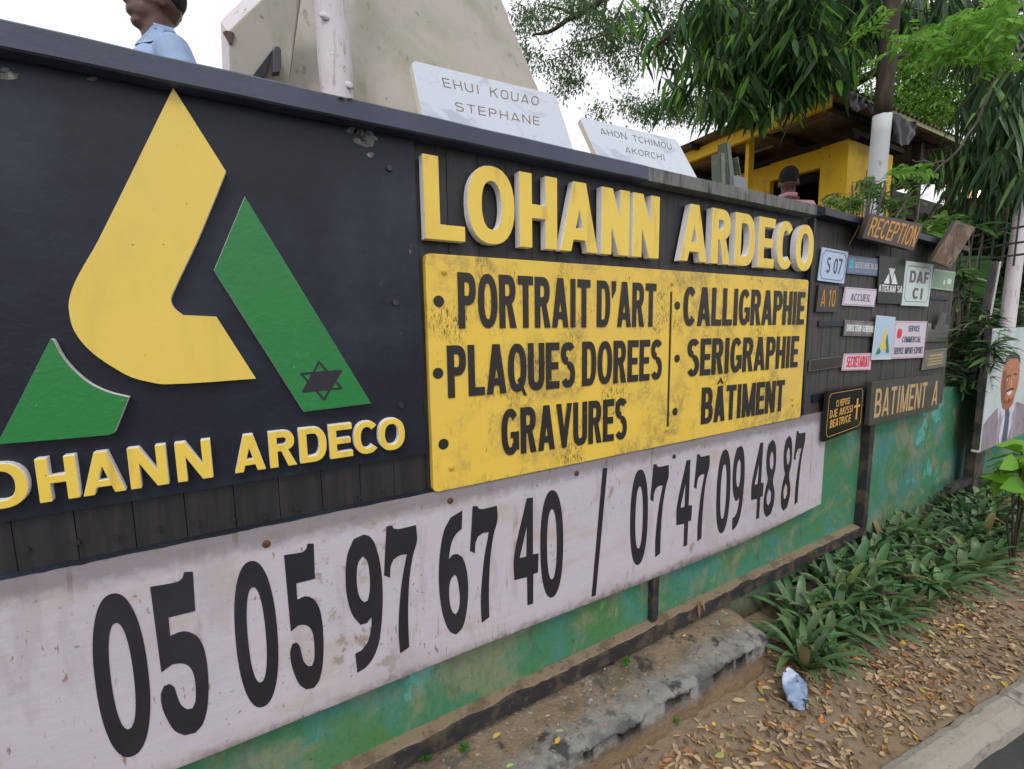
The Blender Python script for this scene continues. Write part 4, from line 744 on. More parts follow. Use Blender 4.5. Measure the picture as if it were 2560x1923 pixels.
E2 = [(1330, 40, 50, 45, 20, 10, 12), (1430, 10, 80, 30, 30, 10, 12), (1490, 90, 60, 70, 44, 10, 12), (1370, 150, 60, 28, 14, 10, 12), (1560, 110, 50, 90, 40, 10, 12), (1300, 100, 30, 40, 6, 10, 12), (1430, 200, 34, 18, 10, 10, 11), (1560, 255, 14, 20, 3, 10, 11), (1500, 280, 18, 20, 5, 10, 11), (1400, 215, 12, 30, 5, 10, 11), (1700, 275, 140, 34, 80, 11, 13), (1900, 200, 160, 100, 90, 11, 13), (1650, 60, 80, 80, 30, 10, 12)]
sp = spots(E2); B, D = clumps(sp, 50, .24); n = len(B)
leaf_mesh('crown', B, D, arr(n, .05, .1), arr(n, .025, .04), tints(n, (.09, .16, .06), .4), LEAF, tr, simple=True)
base = Rp(2125, 260, 13); tr = thing('spreading_tree', 'forked tree with bright yellow green leaves behind the kiosk roof, right of the dark trunk', 'tree', (base.x, base.y, 1.15))
mb = MB(); mb.tube([(base.x, base.y, 1.15), (base.x, base.y, 3), base], [.3, .25, .22], 12, wob=.15); mb.build('trunk', BARKG, tr, smooth=True)
for pl, r0, r1 in [([(2125, 260, 13), (2120, 200, 13), (2150, 140, 13), (2160, 60, 13)], .16, .06), ([(2120, 220, 13), (2200, 170, 13), (2290, 150, 13), (2330, 80, 13)], .1, .03), ([(2120, 210, 13), (2080, 120, 13), (2090, 20, 13)], .1, .03), ([(2240, 165, 13), (2300, 230, 13), (2380, 240, 13)], .05, .015), ([(2290, 150, 13), (2400, 120, 13), (2500, 40, 13)], .07, .02)]: limb(pl, r0, r1, BARK, tr)
E3 = [(2110, 150, 60, 100, 50, 12, 14), (2270, 110, 120, 90, 80, 12, 14), (2370, 200, 90, 90, 70, 12, 14), (2260, 255, 100, 40, 60, 12, 14), (2340, 285, 80, 30, 40, 12, 14), (2480, 100, 80, 120, 70, 12, 14), (2200, 20, 120, 30, 30, 12, 14)]
sp = spots(E3); B, D = clumps(sp, 46, .32); n = len(B)
leaf_mesh('crown', B, D, arr(n, .06, .12), arr(n, .03, .05), tints(n, (.15, .31, .05), .4), LEAF, tr, simple=True)

# right edge: tree with hanging dark leaves
base = Vector((6.9, .45, 1.15)); tr = thing('drooping_leaf_tree', 'tree at the right edge with curtains of long narrow dark leaves', 'tree', (base.x, base.y, 1.15))
mb = MB(); mb.tube([(base.x, base.y, 1.15), (base.x, base.y, 3.0), (base.x, base.y, 5.0)], [.07, .06, .05], 12, wob=.1); mb.build('trunk', BARK, tr, smooth=True)
for pl in [[(2700, 100, 6.4), (2580, 120, 5.8), (2490, 190, 5.3)], [(2700, 250, 6.4), (2560, 300, 5.3), (2480, 360, 5.3)], [(2700, -50, 6.4), (2520, 40, 5.8), (2420, 60, 6.4)]]: limb(pl, .03, .008, BARK, tr)
sp = spots([(2510, 210, 60, 70, 26, 4.6, 6), (2545, 330, 40, 100, 34, 4.6, 6), (2490, 350, 40, 50, 16, 4.8, 5.8), (2450, 400, 35, 30, 8, 4.8, 5.8), (2380, 370, 50, 18, 7, 5, 5.6), (2520, 440, 40, 40, 14, 4.8, 5.6), (2290, -10, 140, 40, 22, 4.6, 5.6), (2480, 40, 80, 60, 16, 4.6, 5.6)])
B, D, tw = branchlets(sp, 12, .2, .4, .3, -.9); n = len(B)
leaf_mesh('crown', B, D, arr(n, .18, .3), arr(n, .022, .038), tints(n, (.036, .088, .032), .4, (.13, .26, .06), .18), LEAFG, tr, droop=.3)
mb = MB()
for t in tw: mb.tube(t, [.004, .003, .002], 4, cap=False)
mb.build('twigs', BARK, tr)
# climbing vine with feathery bright leaflets
vb = Rp(2160, 500, 3.4); tr = thing('climbing_vine', 'long curved woody vine with bright feathery leaflets arching up to the right', 'vine', (vb.x, vb.y, vb.z))
limb([(2150, 502, 3.4), (2240, 475, 3.4), (2330, 440, 3.4), (2400, 370, 3.4), (2450, 290, 3.4), (2480, 210, 3.4), (2570, 100, 3.4)], .0045, .006, BARKG, tr, 'stem')
limb([(2370, 405, 3.4), (2320, 408, 3.4), (2280, 400, 3.4)], .004, .003, BARKG, tr, 'stem')
def frond_arr(fr, npair, ll):
    B = []; D = []
    for (a, b) in fr:
        h = (b-a); side = h.cross(Vector((0, 0, 1))).normalized()
        if random.random() < .5: side = (side+Vector((0, 0, .6))).normalized()
        for i in range(npair):
            t = (i+1)/npair
            c = a.lerp(b, t)+Vector((0, 0, -.15*h.length*t*t))
            for s in (1, -1): B.append(c); D.append(side*s+h.normalized()*.5+Vector((0, 0, -.25)))
    return B, D
def rfr(ells, ln):
    out = []
    for s in spots(ells):
        a = random.uniform(0, 6.283); d = Vector((math.cos(a), math.sin(a), random.uniform(-.5, .3))).normalized()*ln*random.uniform(.7, 1.2); out.append((s-d/2, s+d/2))
    return out
fr_ = rfr([(2300, 100, 70, 26, 14, 3.3, 3.8), (2370, 120, 60, 30, 12, 3.3, 3.8), (2440, 60, 70, 40, 16, 3.1, 3.6), (2520, 40, 50, 50, 14, 3, 3.5), (2490, 130, 40, 30, 8, 3, 3.4), (2280, 425, 35, 14, 6, 3.2, 3.5), (2180, 60, 40, 20, 4, 3.6, 3.9)], .24)
B, D = frond_arr(fr_, 9, 1); n = len(B); leaf_mesh('leaflets', B, D, arr(n, .035, .055), arr(n, .016, .024), tints(n, (.15, .33, .045), .3), LEAF, tr)

# ------------------------------------------------------------------ plants on the yard edge
def plant(name, label, f_sp, kind_, leafL, leafW, tint, mat=LEAF, n=9, cat='plant', zb=1.15, alt=None, group=None):
    c = sum((Vector(s) for s in f_sp), Vector())/len(f_sp); t_ = thing(name, label, cat, (c.x, c.y, zb), group)
    mb = MB(); root = Vector((c.x, c.y, zb))
    for s in f_sp:
        m = root.lerp(Vector(s), .5)+Vector((random.uniform(-.05, .05), random.uniform(-.05, .05), .04)); mb.tube([root, m, Vector(s)], [.006, .005, .003], 5, cap=False)
    mb.build('stems', BARKG if zb > 1 else BARK, t_, smooth=True)
    B = []; D = []
    for s in f_sp:
        for k in range(n):
            a = k*2.4+random.random(); e = random.uniform(-.2, .8); B.append(Vector(s)-Vector((0, 0, .02*k/3))); D.append(Vector((math.cos(a), math.sin(a), e)))
    N = len(B); leaf_mesh('leaves', B, D, arr(N, leafL*.7, leafL*1.2), arr(N, leafW*.7, leafW*1.2), tints(N, tint, .35, alt, .2), mat, t_, droop=.35); return t_
fr_ = rfr([(2110, 497, 40, 22, 12, 2.95, 3.15), (2180, 470, 40, 30, 14, 3.1, 3.3), (2230, 510, 30, 18, 6, 3.25, 3.4)], .17)
pb = Yp(2160, 520, .12); tr = thing('feathery_sapling', 'young feathery light green sapling behind the cap rail at the white trunk foot', 'plant', (pb.x, pb.y, 1.15))
mb = MB()
for a, b in fr_: mb.tube([Vector((pb.x, pb.y, 1.8)), a, b], [.004, .003, .0015], 4, cap=False)
mb.tube([(pb.x, pb.y, 1.15), (pb.x, pb.y, 1.82)], .008, 6); mb.build('stems', BARKG, tr)
B, D = frond_arr(fr_, 9, 1); n = len(B); leaf_mesh('leaflets', B, D, arr(n, .022, .036), arr(n, .011, .017), tints(n, (.09, .22, .04), .3), LEAF, tr)
plant('leafy_plant', 'slender stalk with curled light green leaves rising over the RECEPTION board', [Yp(2300, 492, .15), Yp(2262, 515, .14), Yp(2245, 535, .13), Yp(2210, 545, .12), Yp(2230, 500, .14)], 0, .09, .02, (.09, .2, .03), n=6)
plant('leafy_plant', 'broad glossy yellow green leaves between the RECEPTION board and the tilted plaque', [Yp(2300, 560, .13), Yp(2330, 550, .15), Yp(2350, 555, .14), Yp(2315, 570, .1), Yp(2370, 540, .16)], 0, .15, .035, (.11, .25, .03), LEAFG, n=8)
plant('leafy_plant', 'upright broad leaved plant rising behind the tilted brown plaque', [Yp(2420, 545, .15), Yp(2410, 560, .2), Yp(2440, 560, .12), Yp(2460, 575, .1)], 0, .2, .04, (.05, .14, .04), LEAFG, n=7)
sh = [('dense shrub with narrow dark leaves against the end of the faded board', (2400, 850, 40, 60, 26, 4.5, 5.0), (.028, .075, .02)), ('shrub with narrow pale edged leaves hanging over the green wall', (2405, 930, 45, 40, 26, 4.25, 4.7), (.045, .1, .035)), ('leafy shrub in front of the bright green low wall', (2425, 760, 40, 40, 14, 4.7, 5.1), (.04, .1, .025)), ('shrub beside the black post left of the portrait board', (2470, 840, 30, 60, 20, 4.2, 4.5), (.03, .08, .02)), ('shrub above the portrait board at the right edge', (2530, 775, 50, 36, 22, 5.3, 5.9), (.05, .12, .03)), ('leafy spray hanging over the left edge of the portrait board', (2462, 870, 18, 36, 7, 4.2, 4.35), (.05, .11, .035)), ('sprays of narrow leaves just under the tilted plaque', (2400, 690, 18, 40, 8, 4.6, 4.8), (.06, .14, .04))]
for lb, e, tn in sh: plant('shrub', lb, spots([e]), 0, .14, .026, tn, LEAFG, n=11, cat='shrub', alt=(.14, .2, .1), group='shrubs on the yard edge beyond the boards')
plant('broad_leaf_plant', 'plant with big bright yellow green leaves under the portrait board', [Rp(2555, 1130, 3.5), Rp(2580, 1170, 3.5), Rp(2565, 1215, 3.4), Rp(2600, 1120, 3.5), Rp(2530, 1190, 3.6), Rp(2545, 1150, 3.4)], 0, .17, .09, (.17, .36, .03), LEAFG, n=5, zb=.3)
bp_ = Rp(2520, 700, 7.4); tr = thing('dense_bush', 'tall dense shaded bush filling the right edge behind the iron grille', 'bush', (bp_.x, bp_.y, 1.15))
mb = MB()
for k in range(6): mb.tube([(bp_.x, bp_.y, 1.15), Rp(2440+28*k, 600, 7.2), Rp(2430+30*k, 470, 7.2)], [.03, .02, .008], 6)
mb.build('stems', BARK, tr)
B, D = clumps(spots([(2520, 560, 60, 110, 70, 6.6, 7.8), (2450, 560, 50, 60, 34, 7, 7.8), (2550, 440, 50, 60, 30, 6.6, 7.6), (2520, 700, 60, 60, 26, 6.6, 7.4)]), 40, .28); n = len(B)
leaf_mesh('leaves', B, D, arr(n, .08, .16), arr(n, .03, .055), tints(n, (.035, .085, .028), .45, (.1, .2, .05), .12), LEAF, tr)
# far hedge closing the view
B = []; D = []
for _ in range(16000):
    a = random.uniform(-.1, 1.75); r = random.uniform(17, 20); z = 1.1+3.2*random.random()**1.1+.9*noise.noise(Vector((a*9, 0, 0))); B.append((math.sin(a)*r, -1.1+math.cos(a)*r, z) if a > 1.02 else (math.sin(a)*r, -1.1+math.cos(a)*r, z)); D.append((random.gauss(0, 1), random.gauss(0, 1), random.gauss(0, .7)))
B = [b for b in B if math.atan2(b[0], b[1]+1.1) > .82]; D = D[:len(B)]
o = leaf_mesh('distant_hedge', B, D, arr(len(B), .2, .4), arr(len(B), .12, .22), tints(len(B), (.035, .08, .02), .5), LEAF, simple=True, kind='stuff'); setp(o, 'dark green mass of far off bushes behind the yard', 'hedge')

# ------------------------------------------------------------------ bed of sword-leaved plants on the verge
bed_pts = []; rnd = random.Random(3)
def bed_ok(x, y):
    front = float(np.interp(x, [1.5, 1.62, 2.15, 3.3, 6], [-.2, -.28, -.33, -.38, -.48])); left = 1.68+1.7*max(0, (y+.3)) 
    return x > left and y > front and y < .0
tries = 0
while len(bed_pts) < 240 and tries < 60000:
    tries += 1; x = 1.55+4.6*rnd.random()**1.5; y = rnd.uniform(-.6, -.015)
    if bed_ok(x, y) and all((x-a)**2+(y-b)**2 > (.08+.006*(x-1.5))**2 for a, b in bed_pts): bed_pts.append((x, y))
bed_pts.sort()
protos = []
for v_ in range(6):
    B = []; D = []; n_ = 15
    lv = []
    for k in range(n_):
        a = k*2.39996+v_; el = 1.35-.95*k/n_*random.uniform(.7, 1.1); Lk = (.17+.1*random.random())*(.8+.35*math.sin(3*k/n_)); lv.append((a, el, Lk, .028*random.uniform(.85, 1.2)))
    protos.append(lv)
leaf_cache = {}
def sword_leaf(idx, a, el, L_, w_):
    key = idx
    if key in leaf_cache: return leaf_cache[key]
    V = []; ns = 6
    dv = Vector((math.cos(a)*math.cos(el), math.sin(a)*math.cos(el), math.sin(el))); sd_ = Vector((-math.sin(a), math.cos(a), 0))
    for i in range(ns+1):
        t = i/ns; wv = w_*.5*min(1, (.45+2.2*t))*(1-t**3.2)+.0004; p = dv*L_*t+Vector((0, 0, -L_*.42*t**2.2)); upv = Vector((0, 0, 1))
        V += [p+sd_*wv+upv*wv*.45, p, p-sd_*wv+upv*wv*.45]
    me = bpy.data.meshes.new('leaf'); me.from_pydata([tuple(v) for v in V], [], [(i*3+j, i*3+j+1, i*3+j+4, i*3+j+3) for i in range(ns) for j in range(2)])
    at = me.attributes.new('tint', 'FLOAT_COLOR', 'POINT'); c = tints(1, (.10, .19, .078), .3)[0]; q_ = random.random(); c2_ = (.1, .06, .06) if q_ < .008 else (.26, .2, .09) if q_ < .025 else (.16, .22, .07) if q_ < .1 else c
    at.data.foreach_set('color', [q for _ in range(len(V)) for q in (*c2_, 1)]); me.materials.append(LEAFG); me.polygons.foreach_set('use_smooth', [True]*len(me.polygons)); me.update(); leaf_cache[key] = me; return me
BG = 'sword-leaved plants in the bed at the foot of the green wall'
joined_cache = {}
for i, (x, y) in enumerate(bed_pts):
    near = x < 3.1; v_ = rnd.randrange(6); lv = protos[v_]; s_ = rnd.uniform(.7, 1.35)*(1+.5*max(0, y+.3)); z = vz(x, y)-.004+.05*max(0, (y+.35))
    lab = 'low plant with dark green sword leaves in the bed along the green wall' if near else 'low sword-leaved plant in the far part of the bed along the green wall'
    if i == 0: lab = 'lowest sword-leaved plant at the near end of the bed, beside the plastic bag'
    if near:
        t_ = thing('sword_leaf_plant', lab, 'plant', (x, y, z), BG); t_.rotation_euler = (0, 0, rnd.uniform(0, 6.28)); t_.scale = (s_, s_, s_)
        for k, l in enumerate(lv):
            o = bpy.data.objects.new('leaf', sword_leaf((v_, k), *l)); col.objects.link(o); o.parent = t_
    else:
        if v_ not in joined_cache:
            V = []; F = []; C_ = []
            for k, l in enumerate(lv):
                m_ = sword_leaf((v_, k), *l); b0 = len(V); V += [tuple(q.co) for q in m_.vertices]; F += [tuple(b0+j for j in p.vertices) for p in m_.polygons]; cc = tuple(m_.attributes['tint'].data[0].color); C_ += [c for _ in m_.vertices for c in cc]
            me = bpy.data.meshes.new('sword_leaf_plant'); me.from_pydata(V, [], F); at = me.attributes.new('tint', 'FLOAT_COLOR', 'POINT'); at.data.foreach_set('color', C_); me.materials.append(LEAFG); me.polygons.foreach_set('use_smooth', [True]*len(me.polygons)); joined_cache[v_] = me
        o = bpy.data.objects.new('sword_leaf_plant', joined_cache[v_]); col.objects.link(o); o.location = (x, y, z); o.rotation_euler = (0, 0, rnd.uniform(0, 6.28)); o.scale = (s_, s_, s_); setp(o, lab, 'plant', BG)

# ------------------------------------------------------------------ leaf litter
N = 19500; X = 5.6*rng.random(N)**1.25+.35; Yv = rng.uniform(-1, -.05, N); ok = []
pal = np.array([(.33, .23, .12), (.42, .31, .17), (.24, .14, .07), (.42, .30, .17), (.30, .13, .05), (.45, .17, .03), (.5, .32, .04), (.16, .1, .06), (.2, .22, .06), (.34, .27, .2)])
wts = np.array([.2, .2, .16, .13, .06, .03, .035, .13, .03, .03]); wts /= wts.sum()
B = []; D = []
for x, y in zip(X, Yv):
    if y < kerb_in(x)+.012: continue
    if x < 1.7 and y > -.22: continue
    dens = -.2+1.6*(noise.noise(Vector((x*2.5, y*5, 9)))*.5+.5)+(.35 if y < kerb_in(x)+.12 else 0)
    if random.random() > dens: continue
    a = random.uniform(0, 6.283); B.append((x, y, vz(x, y)+random.uniform(.002, .009))); D.append((math.cos(a), math.sin(a), random.uniform(-.1, .2)))
n = len(B); o = leaf_mesh('leaf_litter', B, D, np.where(rng.random(n) < .3, arr(n, .006, .016), arr(n, .018, .045)), arr(n, .008, .019), pal[rng.choice(len(pal), n, p=wts)]*(1+rng.uniform(-.25, .25, (n, 1))), DRYL, droop=0.05, kind='stuff', roll=.9, fold=.5)
setp(o, 'tan, orange and yellow dead leaves strewn over the verge', 'dead leaves')
# little bits on the ledge
B = []; D = []
for _ in range(170):
    x = random.uniform(.2, 1.45); y = random.uniform(-.18, -.01); a = random.uniform(0, 6.28); B.append((x, y, .449+.008*noise.noise(Vector((x*6, y*8, 1))))); D.append((math.cos(a), math.sin(a), .1))
n = len(B); o = leaf_mesh('ledge_litter', B, D, arr(n, .006, .018), arr(n, .003, .008), pal[rng.choice(len(pal), n, p=wts)]*.8, DRYL, droop=0.05, kind='stuff'); setp(o, 'small dry leaf bits scattered on the concrete ledge', 'dead leaves')
fl = [(1243, 1843, 'big yellow fallen leaf lying on the ledge close to the rail', (.55, .42, .08), .03), (1397, 1857, 'orange oval leaf near the front of the ledge', (.6, .3, .03), .026), (1349, 1834, 'small orange leaf on the ledge left of the orange oval one', (.55, .26, .03), .017), (1369, 1792, 'pale orange leaf at the middle of the ledge', (.55, .34, .12), .018), (1535, 1726, 'orange leaf near the green weed on the ledge', (.55, .3, .06), .018), (1540, 1769, 'peach coloured leaf at the broken ledge edge', (.5, .28, .12), .02), (1274, 1916, 'bright lime leaf at the bottom frame edge on the ledge', (.35, .5, .1), .022), (1712, 1592, 'yellow curled leaf by the far part of the rail', (.6, .45, .06), .022), (1398, 1827, 'pale green narrow leaf on the ledge behind the orange oval one', (.3, .36, .18), .026)]
for px, py, lb, c, L_ in fl:
    p = Zp(px, py, .449); a = random.uniform(-.6, .6); o = leaf_mesh('fallen_leaf', [(p.x-L_/2, p.y, .452)], [(math.cos(a), math.sin(a), .05)], [L_], [L_*.5], np.array([c]), DRYL, droop=.05, roll=.3); setp(o, lb, 'leaf', 'fallen leaves on the ledge')
p = Yp(1752, 1510, -.02); o = leaf_mesh('dry_leaf', [(p.x, -.016, .55), (p.x+.002, -.018, .548)], [(-.1, -.1, -1), (.2, -.2, -.8)], [.075, .05], [.022, .014], np.array([(.22, .12, .06), (.26, .15, .08)]), DRYL, droop=.1); setp(o, 'curled brown dead leaf hanging over the rail', 'leaf')
p = Yp(863, 250, -.052); o = leaf_mesh('dry_leaf', [p, p], [(-1, -.1, .2), (1, -.1, .5)], [.018, .02], [.007, .006], np.array([(.3, .14, .04), (.5, .4, .08)]), DRYL); setp(o, 'small curled orange leaf stuck on the black cap rail near the white trunk', 'leaf')
p = Yp(1098, 385, -.01); o = leaf_mesh('moth', [p, p+Vector((.002, 0, 0))], [(-.3, -.1, 1), (.9, -.1, -.35)], [.018, .017], [.011, .011], np.array([(.1, .1, .02), (.11, .11, .02)]), DRYL, droop=0); setp(o, 'small olive green moth resting above the letter L', 'moth')
def weed(px, py, z, label, n_=9, L_=.025):
    p = Zp(px, py, z); t_ = thing('weed', label, 'weed', (p.x, p.y, z), 'small green weeds on the ledge'); mb = MB(); mb.tube([p, p+Vector((0, 0, .02))], .0012, 5); mb.build('stem', BARKG, t_)
    B = []; D = []
    for k in range(n_): a = k*2.4; B.append(p+Vector((0, 0, .006+.02*k/n_))); D.append((math.cos(a), math.sin(a), .5))
    leaf_mesh('leaves', B, D, arr(n_, L_*.6, L_), arr(n_, L_*.35, L_*.55), tints(n_, (.07, .2, .03)), LEAF, t_, droop=.2)
weed(1565, 1668, .446, 'green weed growing at the middle of the ledge under the rail', 10, .03); weed(1160, 1885, .446, 'sprawling weed at the near end of the ledge', 12, .026); weed(1060, 1908, .446, 'weed with two upright leaves at the bottom edge by the rail', 8, .03)
weed(1690, 1815, .31, 'tiny weed on the leaf litter below the ledge', 7, .022); weed(2050, 1472-80, .545, 'tiny plant growing on the rail dirt', 6, .012) if False else None
p = Yp(2038, 1382, -.02); o = leaf_mesh('rail_sprout', [p, p, p, p], [(1, -.3, .6), (-.8, -.3, .5), (.2, -.6, .6), (.6, .3, -.4)], [.016]*4, [.008]*4, tints(4, (.09, .24, .04)), LEAF, droop=.1); setp(o, 'tiny green sprout growing from the dirt on the rail', 'weed')
# plastic bag
q0 = [Zp(*p, .30) for p in [(2015, 1762), (1965, 1740)]]; p = Zp(1990, 1745, .31); tb = []
mb = MB(); nu, nv = 30, 24; V = []
pa, pb_ = Zp(2008, 1768, .305), Zp(1965, 1688, .35)
for i in range(nu+1):
    for j in range(nv+1):
        u, v = i/nu, j/nv; c = pa.lerp(pb_, u); wd = .055*math.sin(math.pi*min(.93, .15+.8*u))**.7; a = v*2*math.pi
        off = Vector((math.cos(a)*wd, 0, math.sin(a)*.012+.012)); off += Vector((noise.noise(c*45+Vector((math.cos(a)*1.5, math.sin(a), 0))), noise.noise(c*45+Vector((7, math.cos(a)*1.5, math.sin(a)))), noise.noise(c*45+Vector((math.sin(a), 3, math.cos(a)*1.5)))))*.012; V.append(c+off)
mb.add(V, [(i*(nv+1)+j, i*(nv+1)+j+1, (i+1)*(nv+1)+j+1, (i+1)*(nv+1)+j) for i in range(nu) for j in range(nv)])
bagt = thing('plastic_bag', 'crumpled bluish clear plastic bag lying at the near end of the plant bed', 'plastic bag', tuple(pa)); mb.build('bag_film', BAGM, bagt, smooth=True)
a = pa.lerp(pb_, .55)+Vector((.015, -.006, .022)); mb = MB(); mb.box(a-Vector((.006, .001, .012)), a+Vector((.004, .001, .01))); mb.build('printed_mark', M('blue_print', lin(60, 110, 190), .4), bagt)

# ------------------------------------------------------------------ stone slabs behind the board
big = thing('leaning_stone_slab', 'huge stained beige stone slab leaning back behind the whitewashed trunk', 'stone slab', (.7, .5, 1.15))
bn_ = Vector((0, -(2.878-2.448), .25)).normalized(); bp0 = Vector((0, .4, 2.448))
def bp(px, py): return Pp(px, py, bp0, bn_)
R1, R2 = bp(1344, 222), bp(1253, 0); dR = (R2-R1); L1, L2 = bp(723, 205), bp(752, 0); dL = (L2-L1)
Rt, Rb, Lt, Lb = R1+dR*3.0, R1-dR*1.1, L1+dL*4, L1-dL*1.05
mb = MB(); re = [Rb.lerp(Rt, k/40)+Vector((.006*noise.noise(Vector((k*1.3, 0, 0))), 0, 0)) for k in range(41)]
mb.hexa([Lb]+re+[Lt], (-.0, .06, .035), 0, 1); mb.build('slab', [BEIGE, M('dark_rough_stone_edge', (.06, .05, .04, 1), .9, bump=(40, 1))], big)
mb = MB(); mb.box((Lb.x+.02, .13, 1.15), (Rb.x-.02, .42, min(Lb.z, Rb.z)+.03)); mb.build('base_block', BEIGE, big)
lf = thing('leaning_stone_slab', 'thick whitish stone slab with chamfered corner leaning over the cap rail at the left', 'stone slab', (.15, .24, 1.15))
FY = .2
def fp(px, py): return Yp(px, py, FY)
F_ = [Vector((fp(578, 300).x, FY, 1.16)), Vector((fp(722, 300).x, FY, 1.16)), fp(724, 205), fp(750, 0), fp(765, -140), fp(720, -70), fp(652, 0), fp(588, 60), fp(570, 80), fp(574, 200)]
mb = MB(); mb.hexa(F_, (-.012, .05, .045), 0, 1); mb.build('slab', [BEIGE, M('pale_slab_edge', lin(206, 200, 204), .8, [dict(scale=18, lo=.6, hi=.7, c=lin(150, 130, 116))], (30, .6))], lf, bevel=.004)
mb = MB(); q = Yp(575, 85, FY-.002); mb.tube([Yp(572, 84, FY-.002), Yp(577, 110, FY-.002)], [.012, .003], 8); mb.build('rust_stain', M('brown_stain', lin(120, 100, 86), .9), lf)
zc = crop(500, 0, .18083)
br = thing('black_bracket', 'black iron bracket with a solid shadow triangle, together an upturned V on the stone slab above the cap rail', 'bracket', tuple(Yp(660, 190, .17)))
mb = MB(); mb.hexa([Yp(*zc(x, y), .165) for x, y in [(1000, 1010), (1105, 1000), (1125, 900), (1122, 680), (1095, 640), (1040, 632), (1005, 700)]], (0, .02, 0)); mb.build('upright', BLKSCREW, br, bevel=.002)
mb = MB(); mb.hexa([Yp(*zc(x, y), .18) for x, y in [(720, 1060), (890, 1060), (1010, 690), (1040, 635)]], (0, .018, 0)); mb.build('shadow_wedge', BLACK, br)  # black solid stands in for the dark shadow triangle beside the bar
# two marble name plaques on the cap
def leaning_plaque(label, y0, z0, y1, z1, tl, tr, br_, bl, th=.02):
    n_ = Vector((0, -(z1-z0), (y1-y0))).normalized(); p0 = Vector((0, y0, z0)); Q = [Pp(*p, p0, n_) for p in (bl, br_, tr, tl)]
    down = (Vector((0, y0-y1, z0-z1))).normalized()*.06; Q[0] = Q[0]+down; Q[1] = Q[1]+down
    c = (Q[0]+Q[1])/2; t_ = thing('marble_plaque', label, 'plaque', tuple(c), 'marble name plaques leaning behind the cap rail')
    v = [Q[0], Q[1], Q[2].lerp(Q[1], .05), Q[2].lerp(Q[3], .02), Q[3].lerp(Q[2], .02), Q[3].lerp(Q[0], .05)]
    mb = MB(); mb.hexa(v, tuple(-n_*th), 0, 1); mb.build('slab', [MARB, M('cream_marble_edge', lin(222, 212, 196), .7, bump=(40, .5))], t_, bevel=.001)
    return t_, Q, (p0, n_)
ENG = M('engraved_letter_paint', lin(112, 98, 92), .8); ENG2 = M('engraved_dark_letter_paint', lin(92, 92, 98), .8)
t_, Q, (p0, n_) = leaning_plaque('larger white marble plaque engraved EHUI KOUAO STEPHANE, standing nearer', .03, 2.114, .11, 2.282, (1028, 150), (1389, 237), (1430.6, 366), (1051, 275))
c7 = crop(700, 0, .36166)
def tp(s, tl, tr, br_, bl, f1, m, **k): text(s, [Pp(*f1(*p), p0, n_) for p in (bl, br_, tr, tl)], t_, m, t=.12, h=.085, off=.0006, depth=.0006, **k)
tp('EHUI KOUAO', (1118, 538), (1790, 672), (1785, 733), (1135, 602), c7, ENG, gap=.4, sp=.6)
tp('STEPHANE', (1208, 705), (1790, 812), (1795, 868), (1215, 765), c7, ENG, gap=.4)
t_, Q, (p0, n_) = leaning_plaque('smaller bluish marble plaque engraved AHON TCHIMOU AKORCHI, standing farther', .03, 2.114, .105, 2.243, (1448, 291), (1692, 349.7), (1739, 436), (1489, 380), .016)
c8 = crop(1300, 0, .31646)
tp('AHON TCHIMOU', (625, 1010), (1190, 1135), (1200, 1185), (640, 1058), c8, ENG2, gap=.3, sp=.8)
tp('AKORCHI', (825, 1160), (1140, 1222), (1148, 1272), (835, 1205), c8, ENG2, gap=.3)
# steel offcuts standing behind the cap
c9 = crop(1640, 230, .16275)
sl_ = [('short green grey steel channel standing upright right of the marble plaques', (985, 930), (1000, 1500), .018), ('tall green grey steel channel with a wide dark head', (1075, 770), (1150, 1550), .018), ('green grey steel channel leaning right behind the tall one', (1190, 1000), (1260, 1450), .018)]
for k, (lb, a, b, w_) in enumerate(sl_):
    yk = .1+.05*k; p, q = Yp(*c9(*a), yk), Yp(*c9(*b), yk); q = q+(q-p)*.5; t_ = thing('steel_channel', lb, 'steel profile', tuple(q), 'steel offcuts behind the cap rail')
    mb = MB(); mb.bar(p+Vector((.014, 0, 0)), q+Vector((.014, 0, 0)), .022, .004); mb.build('flange', STEELG, t_); mb = MB(); mb.bar(p+Vector((0, .02, 0)), q+Vector((0, .02, 0)), .004, .035); mb.build('web', STEELG, t_)
mb = MB(); mb.hexa([Yp(*c9(x, y), .12) for x, y in [(1210, 1600), (1420, 1600), (1385, 1330), (1255, 1280), (1195, 1290)]], (0, .02, 0)); setp(mb.build('stone_offcut', M('grey_stone', lin(128, 130, 138), .6)), 'small grey stone offcut in front of the yellow kiosk post', 'stone')

# ------------------------------------------------------------------ yellow kiosk
def Xp(px, py, x): d = ray(px, py); return CAM+d*((x-CAM.x)/d.x)
kk = thing('yellow_kiosk', 'yellow painted kiosk under a brown sheet roof behind the boards', 'kiosk', (6, 2.5, 1.15))
kx, ky, kz = 5.42, 1.45, 3.39
dr = Xp(2050, 430, kx).y; dl = Xp(1925, 450, kx).y; dz = Xp(2050, 419, kx).z; lz = dz
mb = MB(); mb.box((kx, ky+.001, 1.15), (kx+.08, dr, kz)); mb.box((kx, dl, 1.15), (kx+.08, dl+2.2, kz-.02)); mb.box((kx+.001, dr, dz), (kx+.079, dl, kz-.01)); mb.build('front_wall', KYEL, kk)
mb = MB(); wx0, wx1_ = 5.62, 5.95
q1, q2 = Yp(2143, 429, ky), Yp(2170, 494, ky); wx0, wx1_, wz1, wz0 = q1.x, q2.x, q1.z, q2.z
